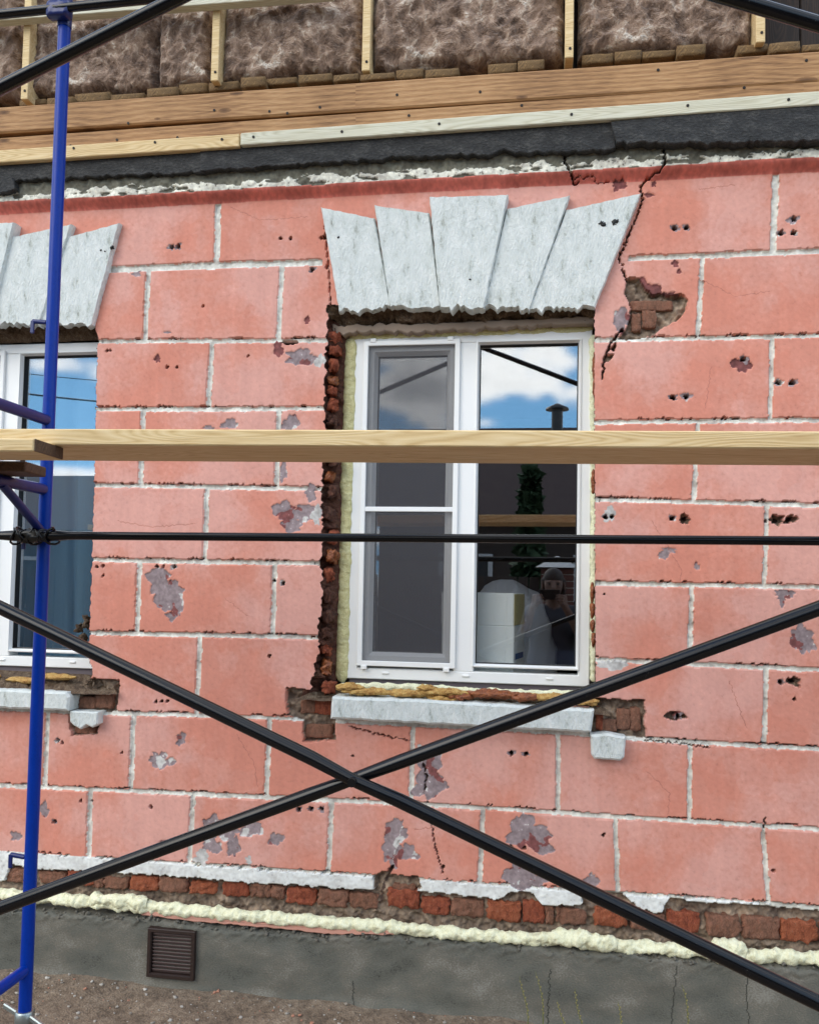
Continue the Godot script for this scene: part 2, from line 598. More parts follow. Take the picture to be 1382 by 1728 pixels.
func line(px: Array, width_px: float, s: int, wob := 1.6) -> void:
	# a crack or groove of uneven width along measured points
	for i in px.size() / 2 - 1:
		var a := rast(px[i * 2], px[i * 2 + 1])
		var b := rast(px[i * 2 + 2], px[i * 2 + 3])
		var k := maxi(1, int(a.distance_to(b)))
		for q in k:
			var p := a.lerp(b, float(q) / k)
			p += Vector2(jitter.get_noise_2d(p.y * 2.0, 40.0), jitter.get_noise_2d(p.x * 2.0, 80.0)) * wob
			var w := width_px * (0.75 + 0.9 * jitter.get_noise_2d(p.x * 2.5 + 90.0, p.y * 2.5))
			var r := maxi(1, roundi(w))
			for dy in r:
				for dx in r:
					var x := int(p.x) + dx - r / 2
					var y := int(p.y) + dy - r / 2
					if x >= 0 and x < RW and y >= 0 and y < RH and surf[y * RW + x] != VOID:
						surf[y * RW + x] = s


func ragged_spot(cx: float, cy: float, rx: float, ry: float, s: int, sd: float, p := -1, rough := 0.5) -> void:
	# a patch with a torn outline; sizes are half-widths in photograph pixels
	var o := PackedVector2Array()
	var c := rast(cx, cy)
	var sc := 1.15
	var n := 40
	for i in n:
		var a := TAU * i / n
		var d := Vector2(cos(a), sin(a))
		var k := 1.0 + rough * (jitter.get_noise_2d(d.x * 14.0 + sd * 71.0, d.y * 14.0) * 1.5 + 0.35 * jitter.get_noise_2d(d.x * 50.0 + sd * 31.0, d.y * 50.0))
		o.append(c + Vector2(d.x * rx, d.y * ry) * sc * k)
	fill(o, s, p)


func at_x(l: Array, x: float) -> float:
	for i in range(0, l.size() - 2, 2):
		if x <= l[i + 2] or i == l.size() - 4:
			return lerpf(l[i + 1], l[i + 3], (x - l[i]) / (l[i + 2] - l[i]))
	return l[1]


func course(up: Array, low: Array, joints: Array, gap := 4.0) -> void:
	# joints: [x at the top, x at the foot] of each upright joint, the first and last being the ends of the run
	for i in joints.size() - 1:
		var a: Array = joints[i]
		var b: Array = joints[i + 1]
		blocks += 1
		var wob := jitter.get_noise_2d(blocks * 60.0, 7.0) * 1.5
		fill(outline([a[0] + gap, at_x(up, a[0]) + gap + wob, b[0] - gap, at_x(up, b[0]) + gap + wob, b[1] - gap, at_x(low, b[1]) - gap + 1.0, a[1] + gap, at_x(low, a[1]) - gap + 1.0], 2.2), BLOCK, blocks)
		# the plaster has come away along the foot of the block: a dark gap over the joint
		var x0: float = a[1] + gap
		var x1: float = b[1] - gap
		var x := x0
		while x < x1:
			if jitter.get_noise_2d(x * 0.45, blocks * 37.0) > 0.08:
				line([x, at_x(low, x) - 4.0, x + 9.0, at_x(low, x + 9.0) - 4.0], 1.0 + 1.5 * maxf(0.0, jitter.get_noise_2d(x * 0.45, blocks * 37.0)), CRACK, 1.6)
			x += 9.0


func build_facade() -> void:
	jitter = noise(61, 0.05, 3)
	surf.resize(RW * RH)
	piece.resize(RW * RH)
	surf.fill(JOINT)
	house = thing("house", "salmon pink plastered house front with white joints and broken patches", "house")
	var L1 := [-300, 475, 188, 456, 545, 443]
	var L2 := [-300, 577, 165, 576, 560, 574]
	var L3 := [-300, 690, 160, 691, 560, 689]
	var L4 := [-300, 812, 160, 819, 560, 825]
	var L5 := [-300, 936, 155, 945, 560, 951]
	var L6 := [-300, 1060, 153, 1068, 560, 1076]
	var L7 := [-300, 1186, 200, 1204, 500, 1212, 1000, 1240, 1080, 1249, 1600, 1276]
	var L8 := [-300, 1312, 0, 1326, 560, 1350, 820, 1363, 1040, 1379, 1382, 1400, 1600, 1414]
	var L9 := [-300, 1422, 0, 1438, 150, 1449, 330, 1460, 555, 1475, 815, 1493, 1040, 1508, 1382, 1532, 1600, 1548]
	var R1 := [960, 441, 1060, 437, 1600, 415]
	var R2 := [960, 574, 1005, 573, 1600, 563]
	var R3 := [960, 713, 1005, 712, 1600, 706]
	var R4 := [960, 842, 1005, 843, 1600, 858]
	var R5 := [960, 983, 1005, 984, 1600, 995]
	var R6 := [960, 1111, 1005, 1113, 1600, 1141]
	# top course: runs behind the window crowns
	blocks += 1
	fill(outline([-300, 320, 365, 300, 361, 442, 188, 450, 100, 560, -300, 560], 2.2), BLOCK, blocks)
	blocks += 1
	fill(outline([375, 300, 1305, 240, 1300, 422, 1062, 432, 1040, 560, 520, 560, 545, 438, 371, 442], 2.2), BLOCK, blocks)
	blocks += 1
	fill(outline([1317, 240, 1700, 230, 1700, 408, 1311, 422], 2.2), BLOCK, blocks)
	line([366, 300, 366, 335], 6.0, BLOCK)
	line([1311, 240, 1311, 288], 6.0, BLOCK)
	course(L1, L2, [[100, 100], [251, 245], [476, 470], [640, 640]])
	course(R1, R2, [[930, 930], [1186, 1178], [1440, 1436], [1700, 1700]])
	course(L2, L3, [[100, 100], [358, 352], [640, 640]])
	course(R2, R3, [[930, 930], [1303, 1300], [1600, 1600]])
	course(L3, L4, [[80, 80], [242, 238], [471, 467], [640, 640]])
	course(R3, R4, [[930, 930], [1178, 1171], [1432, 1428], [1700, 1700]])
	course(L4, L5, [[80, 80], [350, 346], [640, 640]])
	course(R4, R5, [[930, 930], [1295, 1290], [1600, 1600]])
	course(L5, L6, [[80, 80], [236, 232], [464, 461], [640, 640]])
	course(R5, R6, [[930, 930], [1168, 1163], [1425, 1422], [1700, 1700]])
	course(L6, L7, [[80, 80], [338, 332], [640, 640]])
	course(R6, L7, [[930, 930], [1293, 1290], [1600, 1600]])
	course(L7, L8, [[-300, -300], [-170, -174], [82, 76], [226, 221], [455, 450], [697, 694], [942, 942], [1165, 1163], [1420, 1419], [1700, 1700]])
	course(L8, L9, [[-300, -300], [-90, -96], [153, 150], [326, 320], [560, 555], [815, 810], [1038, 1043], [1288, 1297], [1560, 1568]])
	# foot of the plaster: white band, broken away over the bricks
	fill(outline([-300, 1420, 0, 1436, 150, 1447, 330, 1460, 555, 1475, 815, 1493, 1040, 1510, 1382, 1540, 1700, 1560, 1700, 1800, -300, 1800], 2.0), MORTAR, P_MORTAR)
	fill(outline([-300, 1420, 0, 1436, 150, 1447, 330, 1460, 555, 1475, 640, 1480, 638, 1504, 560, 1500, 480, 1494, 400, 1490, 330, 1482, 250, 1477, 150, 1472, 60, 1468, 20, 1460, 10, 1488, -300, 1480], 3.5), BAND, P_BAND)
	fill(outline([706, 1484, 815, 1493, 900, 1499, 985, 1506, 980, 1529, 915, 1528, 895, 1506, 862, 1506, 845, 1519, 705, 1505], 4.0), BAND, P_BAND)
	fill(outline([1046, 1509, 1130, 1515, 1118, 1541, 1084, 1538, 1060, 1518], 4.5), BAND, P_BAND)
	fill(outline([1150, 1516, 1235, 1520, 1300, 1528, 1240, 1526, 1160, 1524], 3.0), BAND, P_BAND)
	# cornice: a coved moulding, white paint flaking off cement
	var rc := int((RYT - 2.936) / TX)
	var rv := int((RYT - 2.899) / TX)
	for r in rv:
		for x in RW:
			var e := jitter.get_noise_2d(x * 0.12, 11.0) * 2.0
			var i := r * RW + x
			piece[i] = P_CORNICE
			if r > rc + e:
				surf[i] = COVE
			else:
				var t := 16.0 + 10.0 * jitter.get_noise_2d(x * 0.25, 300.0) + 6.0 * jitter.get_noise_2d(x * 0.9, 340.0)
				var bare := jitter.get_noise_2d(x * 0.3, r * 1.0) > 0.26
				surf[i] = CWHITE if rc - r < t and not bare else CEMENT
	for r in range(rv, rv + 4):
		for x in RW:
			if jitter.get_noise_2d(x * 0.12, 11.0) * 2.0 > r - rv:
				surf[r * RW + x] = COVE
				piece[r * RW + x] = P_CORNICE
	# flaked paint: [x, y, half-width, half-height, kind]
	var spots := [[508, 602, 27, 15, 0], [470, 590, 9, 12, 1], [487, 578, 12, 3, 7], [519, 540, 5, 6, 1], [390, 717, 16, 8, 0], [352, 722, 11, 4, 0], [489, 715, 14, 13, 0], [480, 795, 6, 20, 0], [518, 868, 22, 15, 0], [480, 862, 22, 16, 0], [492, 886, 14, 14, 0], [523, 832, 10, 13, 0], [268, 978, 20, 20, 0], [288, 1005, 22, 26, 0], [277, 1005, 16, 30, 0], [300, 1020, 10, 24, 0], [290, 1040, 10, 9, 0], [268, 1283, 17, 14, 0], [286, 1286, 12, 7, 0], [307, 1248, 9, 11, 0], [28, 1412, 10, 8, 0], [75, 1366, 10, 12, 0], [275, 1428, 14, 9, 0], [355, 1408, 16, 26, 0], [385, 1400, 26, 17, 0], [396, 1428, 10, 18, 0], [425, 1400, 18, 12, 0], [466, 1418, 12, 10, 0], [358, 1430, 15, 9, 0], [668, 1405, 18, 21, 0], [660, 1436, 14, 24, 0], [690, 1438, 16, 13, 0], [722, 1300, 24, 40, 0], [742, 1322, 13, 13, 0], [715, 1330, 16, 18, 0], [895, 1412, 32, 20, 0], [882, 1400, 20, 22, 0], [915, 1432, 17, 9, 0], [880, 1476, 22, 19, 0], [905, 1485, 24, 9, 0], [998, 1487, 12, 15, 0], [1356, 1082, 17, 19, 0], [1350, 1070, 9, 14, 0], [1120, 936, 9, 9, 0], [1128, 929, 12, 4, 0], [1176, 956, 5, 6, 0], [1325, 1003, 14, 7, 0], [1320, 1012, 5, 10, 0], [1250, 614, 13, 11, 1], [1050, 540, 13, 20, 0], [1088, 490, 20, 18, 1], [1120, 500, 24, 9, 1], [1045, 312, 12, 9, 1], [231, 462, 9, 5, 0], [282, 561, 6, 3, 0], [266, 606, 5, 6, 1], [730, 546, 4, 9, 0], [1140, 444, 6, 6, 1], [1146, 458, 4, 3, 1], [731, 919, 6, 3, 0], [1030, 870, 10, 12, 2], [1030, 1122, 20, 9, 2], [535, 870, 8, 15, 2], [340, 1448, 16, 12, 2], [420, 1452, 5, 9, 2], [542, 608, 10, 10, 2], [1103, 310, 4, 5, 1], [1095, 330, 8, 3, 1], [548, 400, 3, 4, 7]]
	var k := 0.0
	for s: Array in spots:
		k += 1.0
		ragged_spot(s[0], s[1], s[2] * 0.94, s[3] * 0.94, {0: FLAKE, 1: MAROON, 2: FILLER, 7: HOLE}[s[4]], k)
	# plaster fallen off down to the brickwork
	fill(outline([1060, 468, 1078, 470, 1090, 487, 1100, 497, 1115, 494, 1130, 500, 1150, 496, 1161, 506, 1158, 524, 1142, 542, 1120, 552, 1100, 566, 1068, 572, 1044, 572, 1062, 548, 1064, 515, 1054, 492], 3.0), MORTAR, P_MORTAR)
	fill(outline([1030, 588, 1040, 576, 1040, 584, 1036, 594], 1.5), MORTAR, P_MORTAR)
	fill(outline([1018, 612, 1020, 600, 1036, 598, 1030, 609], 1.5), MORTAR, P_MORTAR)
	fill(outline([483, 1160, 500, 1162, 526, 1166, 566, 1166, 566, 1214, 566, 1250, 512, 1252, 512, 1216, 486, 1208], 3.5), MORTAR, P_MORTAR)
	fill(outline([996, 1180, 1060, 1182, 1088, 1182, 1088, 1246, 1050, 1244, 996, 1240], 3.5), MORTAR, P_MORTAR)
	fill(outline([110, 1150, 160, 1146, 203, 1148, 198, 1200, 168, 1205, 166, 1240, 122, 1242, 116, 1206], 3.5), MORTAR, P_MORTAR)
	fill(outline([630, 1482, 646, 1470, 672, 1478, 706, 1480, 712, 1500, 690, 1505, 650, 1530, 636, 1530], 3.0), MORTAR, P_MORTAR)
	fill(outline([1120, 1210, 1128, 1203, 1150, 1202, 1160, 1212, 1135, 1217], 2.0), MORTAR, P_MORTAR)
	# holes left by fixings, mostly in pairs
	var holes := [[290, 417, 6], [301, 416, 6], [474, 403, 4], [491, 403, 4], [543, 402, 4], [527, 455, 5], [182, 592, 4], [187, 592, 3], [283, 620, 4], [299, 620, 3], [344, 517, 3], [420, 601, 3], [165, 957, 4], [175, 956, 4], [175, 972, 3], [265, 956, 4], [277, 956, 4], [294, 957, 5], [462, 980, 4], [478, 985, 5], [455, 1108, 4], [264, 1185, 4], [273, 1184, 4], [283, 1184, 4], [98, 1250, 5], [106, 1254, 4], [505, 1367, 5], [525, 1366, 5], [543, 1366, 5], [863, 1272, 5], [888, 1273, 5], [596, 1276, 3], [885, 1432, 4], [863, 1430, 4], [1138, 385, 7], [1158, 384, 5], [1340, 370, 7], [1318, 393, 6], [1340, 393, 6], [1136, 671, 6], [1158, 670, 7], [1314, 646, 6], [1337, 646, 6], [1022, 873, 5], [1033, 872, 4], [1135, 875, 5], [1156, 875, 8], [1312, 878, 9], [1335, 876, 9], [1317, 1152, 5], [1340, 1151, 8], [1340, 1180, 4], [255, 1363, 4], [138, 1352, 4], [155, 1353, 3], [93, 1387, 5], [207, 1271, 3], [1144, 1208, 6], [1255, 607, 7], [1020, 1003, 3], [1292, 880, 3], [552, 401, 4], [552, 452, 3], [1305, 1470, 3], [1018, 1410, 4], [748, 1463, 4]]
	for h: Array in holes:
		k += 1.0
		if h[2] >= 5:
			ragged_spot(h[0], h[1], h[2] * 1.05, h[2] * 0.8, MORTAR if h[2] >= 8 else FLAKE, k, -1, 0.6)
		ragged_spot(h[0], h[1], minf(h[2], 5.5) * 0.62, minf(h[2], 5.5) * 0.56, HOLE, k + 0.5, -1, 0.4)
	# cracks
	line([1118, 255, 1120, 285, 1108, 296, 1090, 306, 1082, 318, 1084, 340, 1076, 365, 1064, 390, 1050, 425, 1044, 440, 1052, 458, 1060, 478], 2.7, CRACK, 4.0)
	line([1052, 556, 1040, 570, 1030, 582, 1020, 605, 1018, 640], 3.0, CRACK, 4.0)
	line([955, 265, 952, 282, 962, 300, 972, 312, 980, 308], 2.6, CRACK, 3.0)
	line([960, 303, 1000, 302, 1010, 310, 1030, 306], 1.2, CRACK, 4.0)
	line([680, 1395, 672, 1420, 665, 1445, 662, 1468], 1.6, FILLER, 3.0)
	line([715, 1290, 720, 1318, 716, 1342], 2.4, CRACK, 3.0)
	line([663, 1462, 655, 1478, 646, 1500, 640, 1530], 4.5, CRACK, 3.0)
	line([729, 1390, 733, 1420, 740, 1450, 748, 1475], 1.2, CRACK, 2.0)
	line([1292, 1380, 1290, 1400], 2.0, CRACK, 2.0)
	line([590, 1226, 640, 1240, 690, 1250], 1.0, CRACK, 4.0)
	line([1090, 1250, 1150, 1256, 1200, 1262], 1.3, CRACK, 4.0)
	line([560, 540, 556, 470, 549, 380], 1.4, CRACK, 1.5)
	for hl: Array in [[400, 1240, 430, 1290, 436, 1330], [1180, 470, 1240, 500, 1300, 492], [700, 1400, 760, 1392, 800, 1400], [1090, 1300, 1130, 1340, 1128, 1376], [200, 880, 260, 890, 330, 884], [1200, 620, 1190, 690], [1100, 880, 1150, 960, 1148, 980], [390, 350, 440, 372, 520, 366], [1180, 320, 1240, 312], [380, 1010, 420, 1040], [1230, 1150, 1260, 1230]]:
		line(hl, 0.8, HAIRLINE, 3.0)
	line([163, 540, 182, 460, 196, 400], 1.6, CRACK, 1.5)
	line([165, 575, 152, 580], 2.0, CRACK, 3.0)
	# window openings, their plaster edges broken
	fill(outline([552, 515, 553, 560, 550, 620, 548, 690, 547, 760, 544, 830, 546, 900, 541, 960, 544, 1010, 538, 1060, 540, 1095, 528, 1140, 524, 1166, 530, 1172, 540, 1176], 7.0, 4.0, false) + outline([1004, 1192, 1005, 1150, 1004, 1000, 1004, 850, 1003, 700, 1003, 600, 1003, 515, 990, 515], 2.4, 4.0, false), VOID)
	fill(outline([158, 540, 166, 570, 164, 640, 162, 700, 160, 820, 158, 900, 155, 980, 152, 1060, 150, 1110, 158, 1135, 150, 1152, 121, 1174, -700, 1184, -700, 540, 150, 540], 3.0, 4.0, false), VOID)
	paint_facade()
	mesh_facade()


func noise_bytes(n: FastNoiseLite, w: int, h: int, up_w: int, up_h: int) -> PackedByteArray:
	var im := n.get_image(w, h, false, false, true)
	im.convert(Image.FORMAT_L8)
	if w != up_w or h != up_h:
		im.resize(up_w, up_h, Image.INTERPOLATE_CUBIC)
	return im.get_data()


func paint_facade() -> void:
	var big := noise_bytes(noise(71, 0.015, 5), RW / 4, RH / 4, RW, RH)
	var mid := noise_bytes(noise(73, 0.034, 5), RW / 2, RH / 2, RW, RH)
	var repair := noise_bytes(noise(76, 0.02, 5), RW / 3, RH / 3, RW, RH)
	var fine := noise_bytes(noise(75, 0.09, 3), RW, RH, RW, RH)
	var brushn := noise(77, 0.03, 3)
	var brush := noise_bytes(brushn, RW / 6, RH, RW, RH)
	# colour and spread of each surface; COVE's darker red includes shade under the cornice
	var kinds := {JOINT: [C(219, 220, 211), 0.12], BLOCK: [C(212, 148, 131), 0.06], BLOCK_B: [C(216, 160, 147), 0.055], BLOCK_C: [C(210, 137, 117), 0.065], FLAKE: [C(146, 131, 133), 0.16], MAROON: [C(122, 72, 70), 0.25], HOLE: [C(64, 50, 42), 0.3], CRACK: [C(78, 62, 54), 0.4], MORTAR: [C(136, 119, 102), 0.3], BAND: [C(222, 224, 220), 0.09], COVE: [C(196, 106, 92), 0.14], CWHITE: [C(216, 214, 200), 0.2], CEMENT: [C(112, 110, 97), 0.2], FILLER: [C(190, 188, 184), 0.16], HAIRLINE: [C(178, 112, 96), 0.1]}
	var streak := noise_bytes(noise(79, 0.05, 4), RW, RH / 14, RW, RH)
	var pal := PackedByteArray()
	pal.resize(48 * 256 * 3)
	for q in 32: # salmon shades that pass into one another where the wall was painted over
		var f := q / 31.0
		var deep: Color = kinds[BLOCK_C][0]
		var usual: Color = kinds[BLOCK][0]
		var pale: Color = kinds[BLOCK_B][0]
		kinds[16 + q] = [deep.lerp(usual, f * 2.0) if f < 0.5 else usual.lerp(pale, f * 2.0 - 1.0), 0.05]
	for s: int in kinds:
		var c: Color = kinds[s][0]
		var amp: float = kinds[s][1]
		for v in 256:
			var f: float = 1.0 + amp * (v - 128) / 64.0
			var o := (s * 256 + v) * 3
			pal[o] = clampi(int(c.r8 * f), 0, 255)
			pal[o + 1] = clampi(int(c.g8 * (f if f > 1.0 else lerpf(1.0, f, 1.1))), 0, 255)
			pal[o + 2] = clampi(int(c.b8 * (f if f > 1.0 else lerpf(1.0, f, 1.1))), 0, 255)
	var tint := PackedInt32Array()
	for i in 256:
		tint.append(rng.randi_range(-16, 16))
	var out := PackedByteArray()
	out.resize(RW * RH * 3)
	var bump := PackedByteArray()
	bump.resize(RW * RH)
	var j := 0
	for i in RW * RH:
		var s := surf[i]
		var v: int = (mid[i] * 3 + fine[i] * 3 + brush[i]) / 7
		if s == BLOCK:
			var t: int = big[i] + tint[piece[i]] * 2 + (fine[i] - 128) / 6
			var lv := clampf((t - 72.0) / 112.0, 0.0, 1.0)
			if repair[i] + (fine[i] - 128) / 16 > 158:
				lv = minf(1.0, lv + 0.22)
			elif repair[i] < 84:
				lv = maxf(0.0, lv - 0.2)
			lv = clampf(lv + 0.03 * sin(lv * TAU * 3.0), 0.0, 1.0)
			s = 16 + clampi(int(lv * 31.0), 0, 31)
			v = (v + 128) / 2 + tint[piece[i]] / 2 + (streak[i] - 128) / 5
			if fine[i] < 46:
				v -= 44
			elif fine[i] > 205 and mid[i] > 140:
				v += 24
		elif s == FLAKE:
			if mid[i] > 186 or fine[i] > 214:
				s = FILLER
			elif mid[i] < 80:
				s = MAROON
				v += 40
		elif s == BAND and fine[i] < 48:
			v -= 60
		elif s == JOINT and mid[i] < 80:
			v -= 30
		elif s == CWHITE and fine[i] < 58:
			s = CEMENT
		v = clampi(v, 0, 255)
		var o := (s * 256 + v) * 3
		out[j] = pal[o]
		out[j + 1] = pal[o + 1]
		out[j + 2] = pal[o + 2]
		j += 3
		bump[i] = (fine[i] * 2 + mid[i] * 2) / 4
	var m := StandardMaterial3D.new()
	m.resource_name = "painted plaster"
	m.albedo_texture = ImageTexture.create_from_image(Image.create_from_data(RW, RH, false, Image.FORMAT_RGB8, out))
	m.heightmap_enabled = true
	m.heightmap_scale = 0.16
	m.heightmap_texture = grey_picture(bump, Vector2i(RW, RH))
	m.roughness = 0.88
	M["plaster"] = m


func mesh_facade() -> void:
	var gw := RW / 2
	var gh := RH / 2
	var depth := PackedFloat32Array()
	depth.resize(gw * gh)
	var base := PackedFloat32Array()
	base.resize(16)
	base[JOINT] = -0.0095
	base[FLAKE] = -0.0035
	base[MAROON] = -0.005
	base[HOLE] = -0.045
	base[CRACK] = -0.026
	base[MORTAR] = -0.03
	base[BAND] = 0.002
	base[CWHITE] = 0.034
	base[CEMENT] = 0.028
	base[FILLER] = -0.0006
	var rough := PackedFloat32Array()
	rough.resize(16)
	rough[JOINT] = 0.004
	rough[MORTAR] = 0.016
	rough[CRACK] = 0.01
	rough[BAND] = 0.0018
	rough[CEMENT] = 0.007
	rough[CWHITE] = 0.004
	var nz := noise_bytes(noise(81, 0.07, 4), gw, gh, gw, gh)
	var lift := PackedFloat32Array()
	for i in 256:
		lift.append(rng.randf_range(-0.0012, 0.0012))
	for j in gh:
		for i in gw:
			var q := j * 2 * RW + i * 2
			var s := surf[q]
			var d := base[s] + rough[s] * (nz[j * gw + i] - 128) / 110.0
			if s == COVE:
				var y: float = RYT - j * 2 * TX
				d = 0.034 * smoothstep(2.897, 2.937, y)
			elif s == BLOCK or s == FLAKE or s == MAROON or s == FILLER:
				d += lift[piece[q]]
			depth[j * gw + i] = d
	var flat := PackedByteArray()
	flat.resize(gw * gh)
	for j in range(1, gh - 1):
		for i in range(1, gw - 1):
			var q := j * gw + i
			var d := depth[q]
			flat[q] = 1 if depth[q - 1] == d and depth[q + 1] == d and depth[q - gw] == d and depth[q + gw] == d else 0
	var lo := {}
	var hi := {}
	for j in gh - 1:
		for i in gw - 1:
			var q := (j * 2 + 1) * RW + i * 2 + 1
			if surf[q] == VOID:
				continue
			var p := piece[q]
			if lo.has(p):
				lo[p] = Vector2i(mini(lo[p].x, i), lo[p].y)
				hi[p] = Vector2i(maxi(hi[p].x, i), j)
			else:
				lo[p] = Vector2i(i, j)
				hi[p] = Vector2i(i, j)
	for p: int in lo:
		var called := "stucco_block"
		match p:
			0: called = "mortar_joints"
			P_CORNICE: called = "cornice"
			P_BAND: called = "white_band"
			P_MORTAR: called = "exposed_mortar"
		var vs := PackedVector3Array()
		var ns := PackedVector3Array()
		var us := PackedVector2Array()
		var ix := PackedInt32Array()
		var known := {}
		var a: Vector2i = lo[p]
		var b: Vector2i = hi[p]
		for j in range(a.y, b.y + 1):
			var i := a.x
			while i <= b.x:
				var q := (j * 2 + 1) * RW + i * 2 + 1
				if piece[q] != p or surf[q] == VOID:
					i += 1
					continue
				# a run of plain plaster is one long face
				var e := i + 1
				if p < 250 and p > 0:
					var z0 := depth[j * gw + i]
					var c := i
					while c <= b.x:
						var qq := (j * 2 + 1) * RW + c * 2 + 1
						if piece[qq] != p or surf[qq] != BLOCK or depth[j * gw + c] != z0 or flat[j * gw + c] == 0 or flat[j * gw + c + 1] == 0 or flat[(j + 1) * gw + c] == 0 or flat[(j + 1) * gw + c + 1] == 0:
							break
						c += 1
					e = maxi(e, c)
				var c4 := [i + j * gw, e + j * gw, i + (j + 1) * gw, e + (j + 1) * gw]
				var n4 := PackedInt32Array()
				for g: int in c4:
					var at: int = known.get(g, -1)
					if at < 0:
						at = vs.size()
						known[g] = at
						var gi := g % gw
						var gj := g / gw
						vs.append(Vector3(RX0 + gi * 2 * TX, RYT - gj * 2 * TX, depth[g]))
						var dx := depth[gj * gw + mini(gi + 1, gw - 1)] - depth[gj * gw + maxi(gi - 1, 0)]
						var dy := depth[maxi(gj - 1, 0) * gw + gi] - depth[mini(gj + 1, gh - 1) * gw + gi]
						ns.append(Vector3(-dx / (4.0 * TX), -dy / (4.0 * TX), 1.0).normalized())
						us.append(Vector2((gi * 2 + 0.5) / RW, (gj * 2 + 0.5) / RH))
					n4.append(at)
				ix.append_array(PackedInt32Array([n4[0], n4[1], n4[2], n4[1], n4[3], n4[2]]))
				i = e
		var arr := []
		arr.resize(Mesh.ARRAY_MAX)
		arr[Mesh.ARRAY_VERTEX] = vs
		arr[Mesh.ARRAY_NORMAL] = ns
		arr[Mesh.ARRAY_TEX_UV] = us
		arr[Mesh.ARRAY_INDEX] = ix
		var me := ArrayMesh.new()
		me.add_surface_from_arrays(Mesh.PRIMITIVE_TRIANGLES, arr)
		put(house, called, me, M.plaster)


# ------------------------------------------------------------------ the rest of the house front

func prism(px: Array, zf: float, zb: float, amp: float, low_amp: float, bev := 0.004, step := 0.012, drop := -1.0) -> ArrayMesh:
	# a slab whose outline was measured at its front face; the edges that run along its foot are broken unevenly
	var pts := PackedVector2Array()
	var n := px.size() / 2
	var cy := 0.0
	for i in n:
		cy += px[i * 2 + 1] / n
	for attempt in 6: # a torn edge that crosses itself is torn less
		pts = PackedVector2Array()
		n = px.size() / 2
		for i in n:
			var va := W(px[i * 2], px[i * 2 + 1], zf)
			var j := (i + 1) % n
			var vb := W(px[j * 2], px[j * 2 + 1], zf)
			var a := Vector2(va.x, va.y)
			var b := Vector2(vb.x, vb.y)
			var foot: bool = px[i * 2 + 1] > cy and px[j * 2 + 1] > cy and absf(px[i * 2] - px[j * 2]) > 20.0
			var k := maxi(1, int(a.distance_to(b) / step))
			var nn := (b - a).orthogonal().normalized()
			for q in k:
				var p := a.lerp(b, float(q) / k)
				var am := low_amp if foot else amp
				pts.append(p + nn * am * (jitter.get_noise_2d(p.x * 420.0, p.y * 420.0) + 0.6 * jitter.get_noise_2d(p.x * 1300.0, p.y * 1300.0)))
		if Geometry2D.triangulate_polygon(pts).size() > 0:
			break
		amp *= 0.6
		low_amp *= 0.6
	if Geometry2D.is_polygon_clockwise(pts):
		pts.reverse()
	var inner := PackedVector2Array()
	n = pts.size()
	for i in n:
		var t := (pts[(i + 1) % n] - pts[(i + n - 1) % n]).normalized()
		inner.append(pts[i] + Vector2(-t.y, t.x) * bev)
	if drop < 0.0:
		drop = bev
	var b3 := Build.new()
	var tris := Geometry2D.triangulate_polygon(pts)
	for i in range(0, tris.size(), 3):
		b3.tri(v3(inner[tris[i]], zf), v3(inner[tris[i + 1]], zf), v3(inner[tris[i + 2]], zf), Vector3.BACK)
	for i in n:
		var j := (i + 1) % n
		var t := (pts[j] - pts[i])
		var out := Vector3(t.y, -t.x, 0.0)
		b3.quad(v3(inner[i], zf), v3(inner[j], zf), v3(pts[j], zf - drop), v3(pts[i], zf - drop), out + Vector3(0, 0, out.length()))
		b3.quad(v3(pts[i], zf - drop), v3(pts[j], zf - drop), v3(pts[j], zb), v3(pts[i], zb), out)
	return b3.done()


func v3(p: Vector2, z: float) -> Vector3:
	return Vector3(p.x, p.y, z)


func loft(A: Array, zA: float, B: Array, zB: float, rows: int, step: float, amp: float, sd: int, freq := 26.0) -> ArrayMesh:
	# broken masonry between two measured lines at different depths
	var la := PackedVector3Array()
	var lb := PackedVector3Array()
	for i in A.size() / 2:
		la.append(W(A[i * 2], A[i * 2 + 1], zA))
	for i in B.size() / 2:
		lb.append(W(B[i * 2], B[i * 2 + 1], zB))
	var length := 0.0
	for i in la.size() - 1:
		length += la[i].distance_to(la[i + 1])
	var n := int(length / step) + 1
	var nz := noise(sd, freq, 4)
	var cn := noise(sd + 1, freq * 0.7, 1, FastNoiseLite.TYPE_CELLULAR)
	cn.cellular_return_type = FastNoiseLite.RETURN_CELL_VALUE
	var p := PackedVector3Array()
	var face := Vector3.ZERO
	for j in rows:
		var t := float(j) / (rows - 1)
		for i in n:
			var s := float(i) / (n - 1)
			var a := along(la, s)
			var b := along(lb, s)
			var v := a.lerp(b, t)
			var nn := (along(la, minf(s + 0.05, 1.0)) - along(la, maxf(s - 0.05, 0.0))).cross(b - a).normalized()
			face = nn
			var w := sin(PI * clampf(t, 0.06, 0.94))
			v += nn * amp * w * (nz.get_noise_3dv(v) + 0.8 * cn.get_noise_3dv(v))
			v += Vector3(0, 0, amp * 0.6 * w * nz.get_noise_3dv(v + Vector3(9, 4, 2)))
			p.append(v)
	var b2 := Build.new(true)
	b2.grid(p, n, rows, Vector3(0, 0, 1))
	return b2.done()


func along(l: PackedVector3Array, s: float) -> Vector3:
	var f := s * (l.size() - 1)
	var i := mini(int(f), l.size() - 2)
	return l[i].lerp(l[i + 1], f - i)


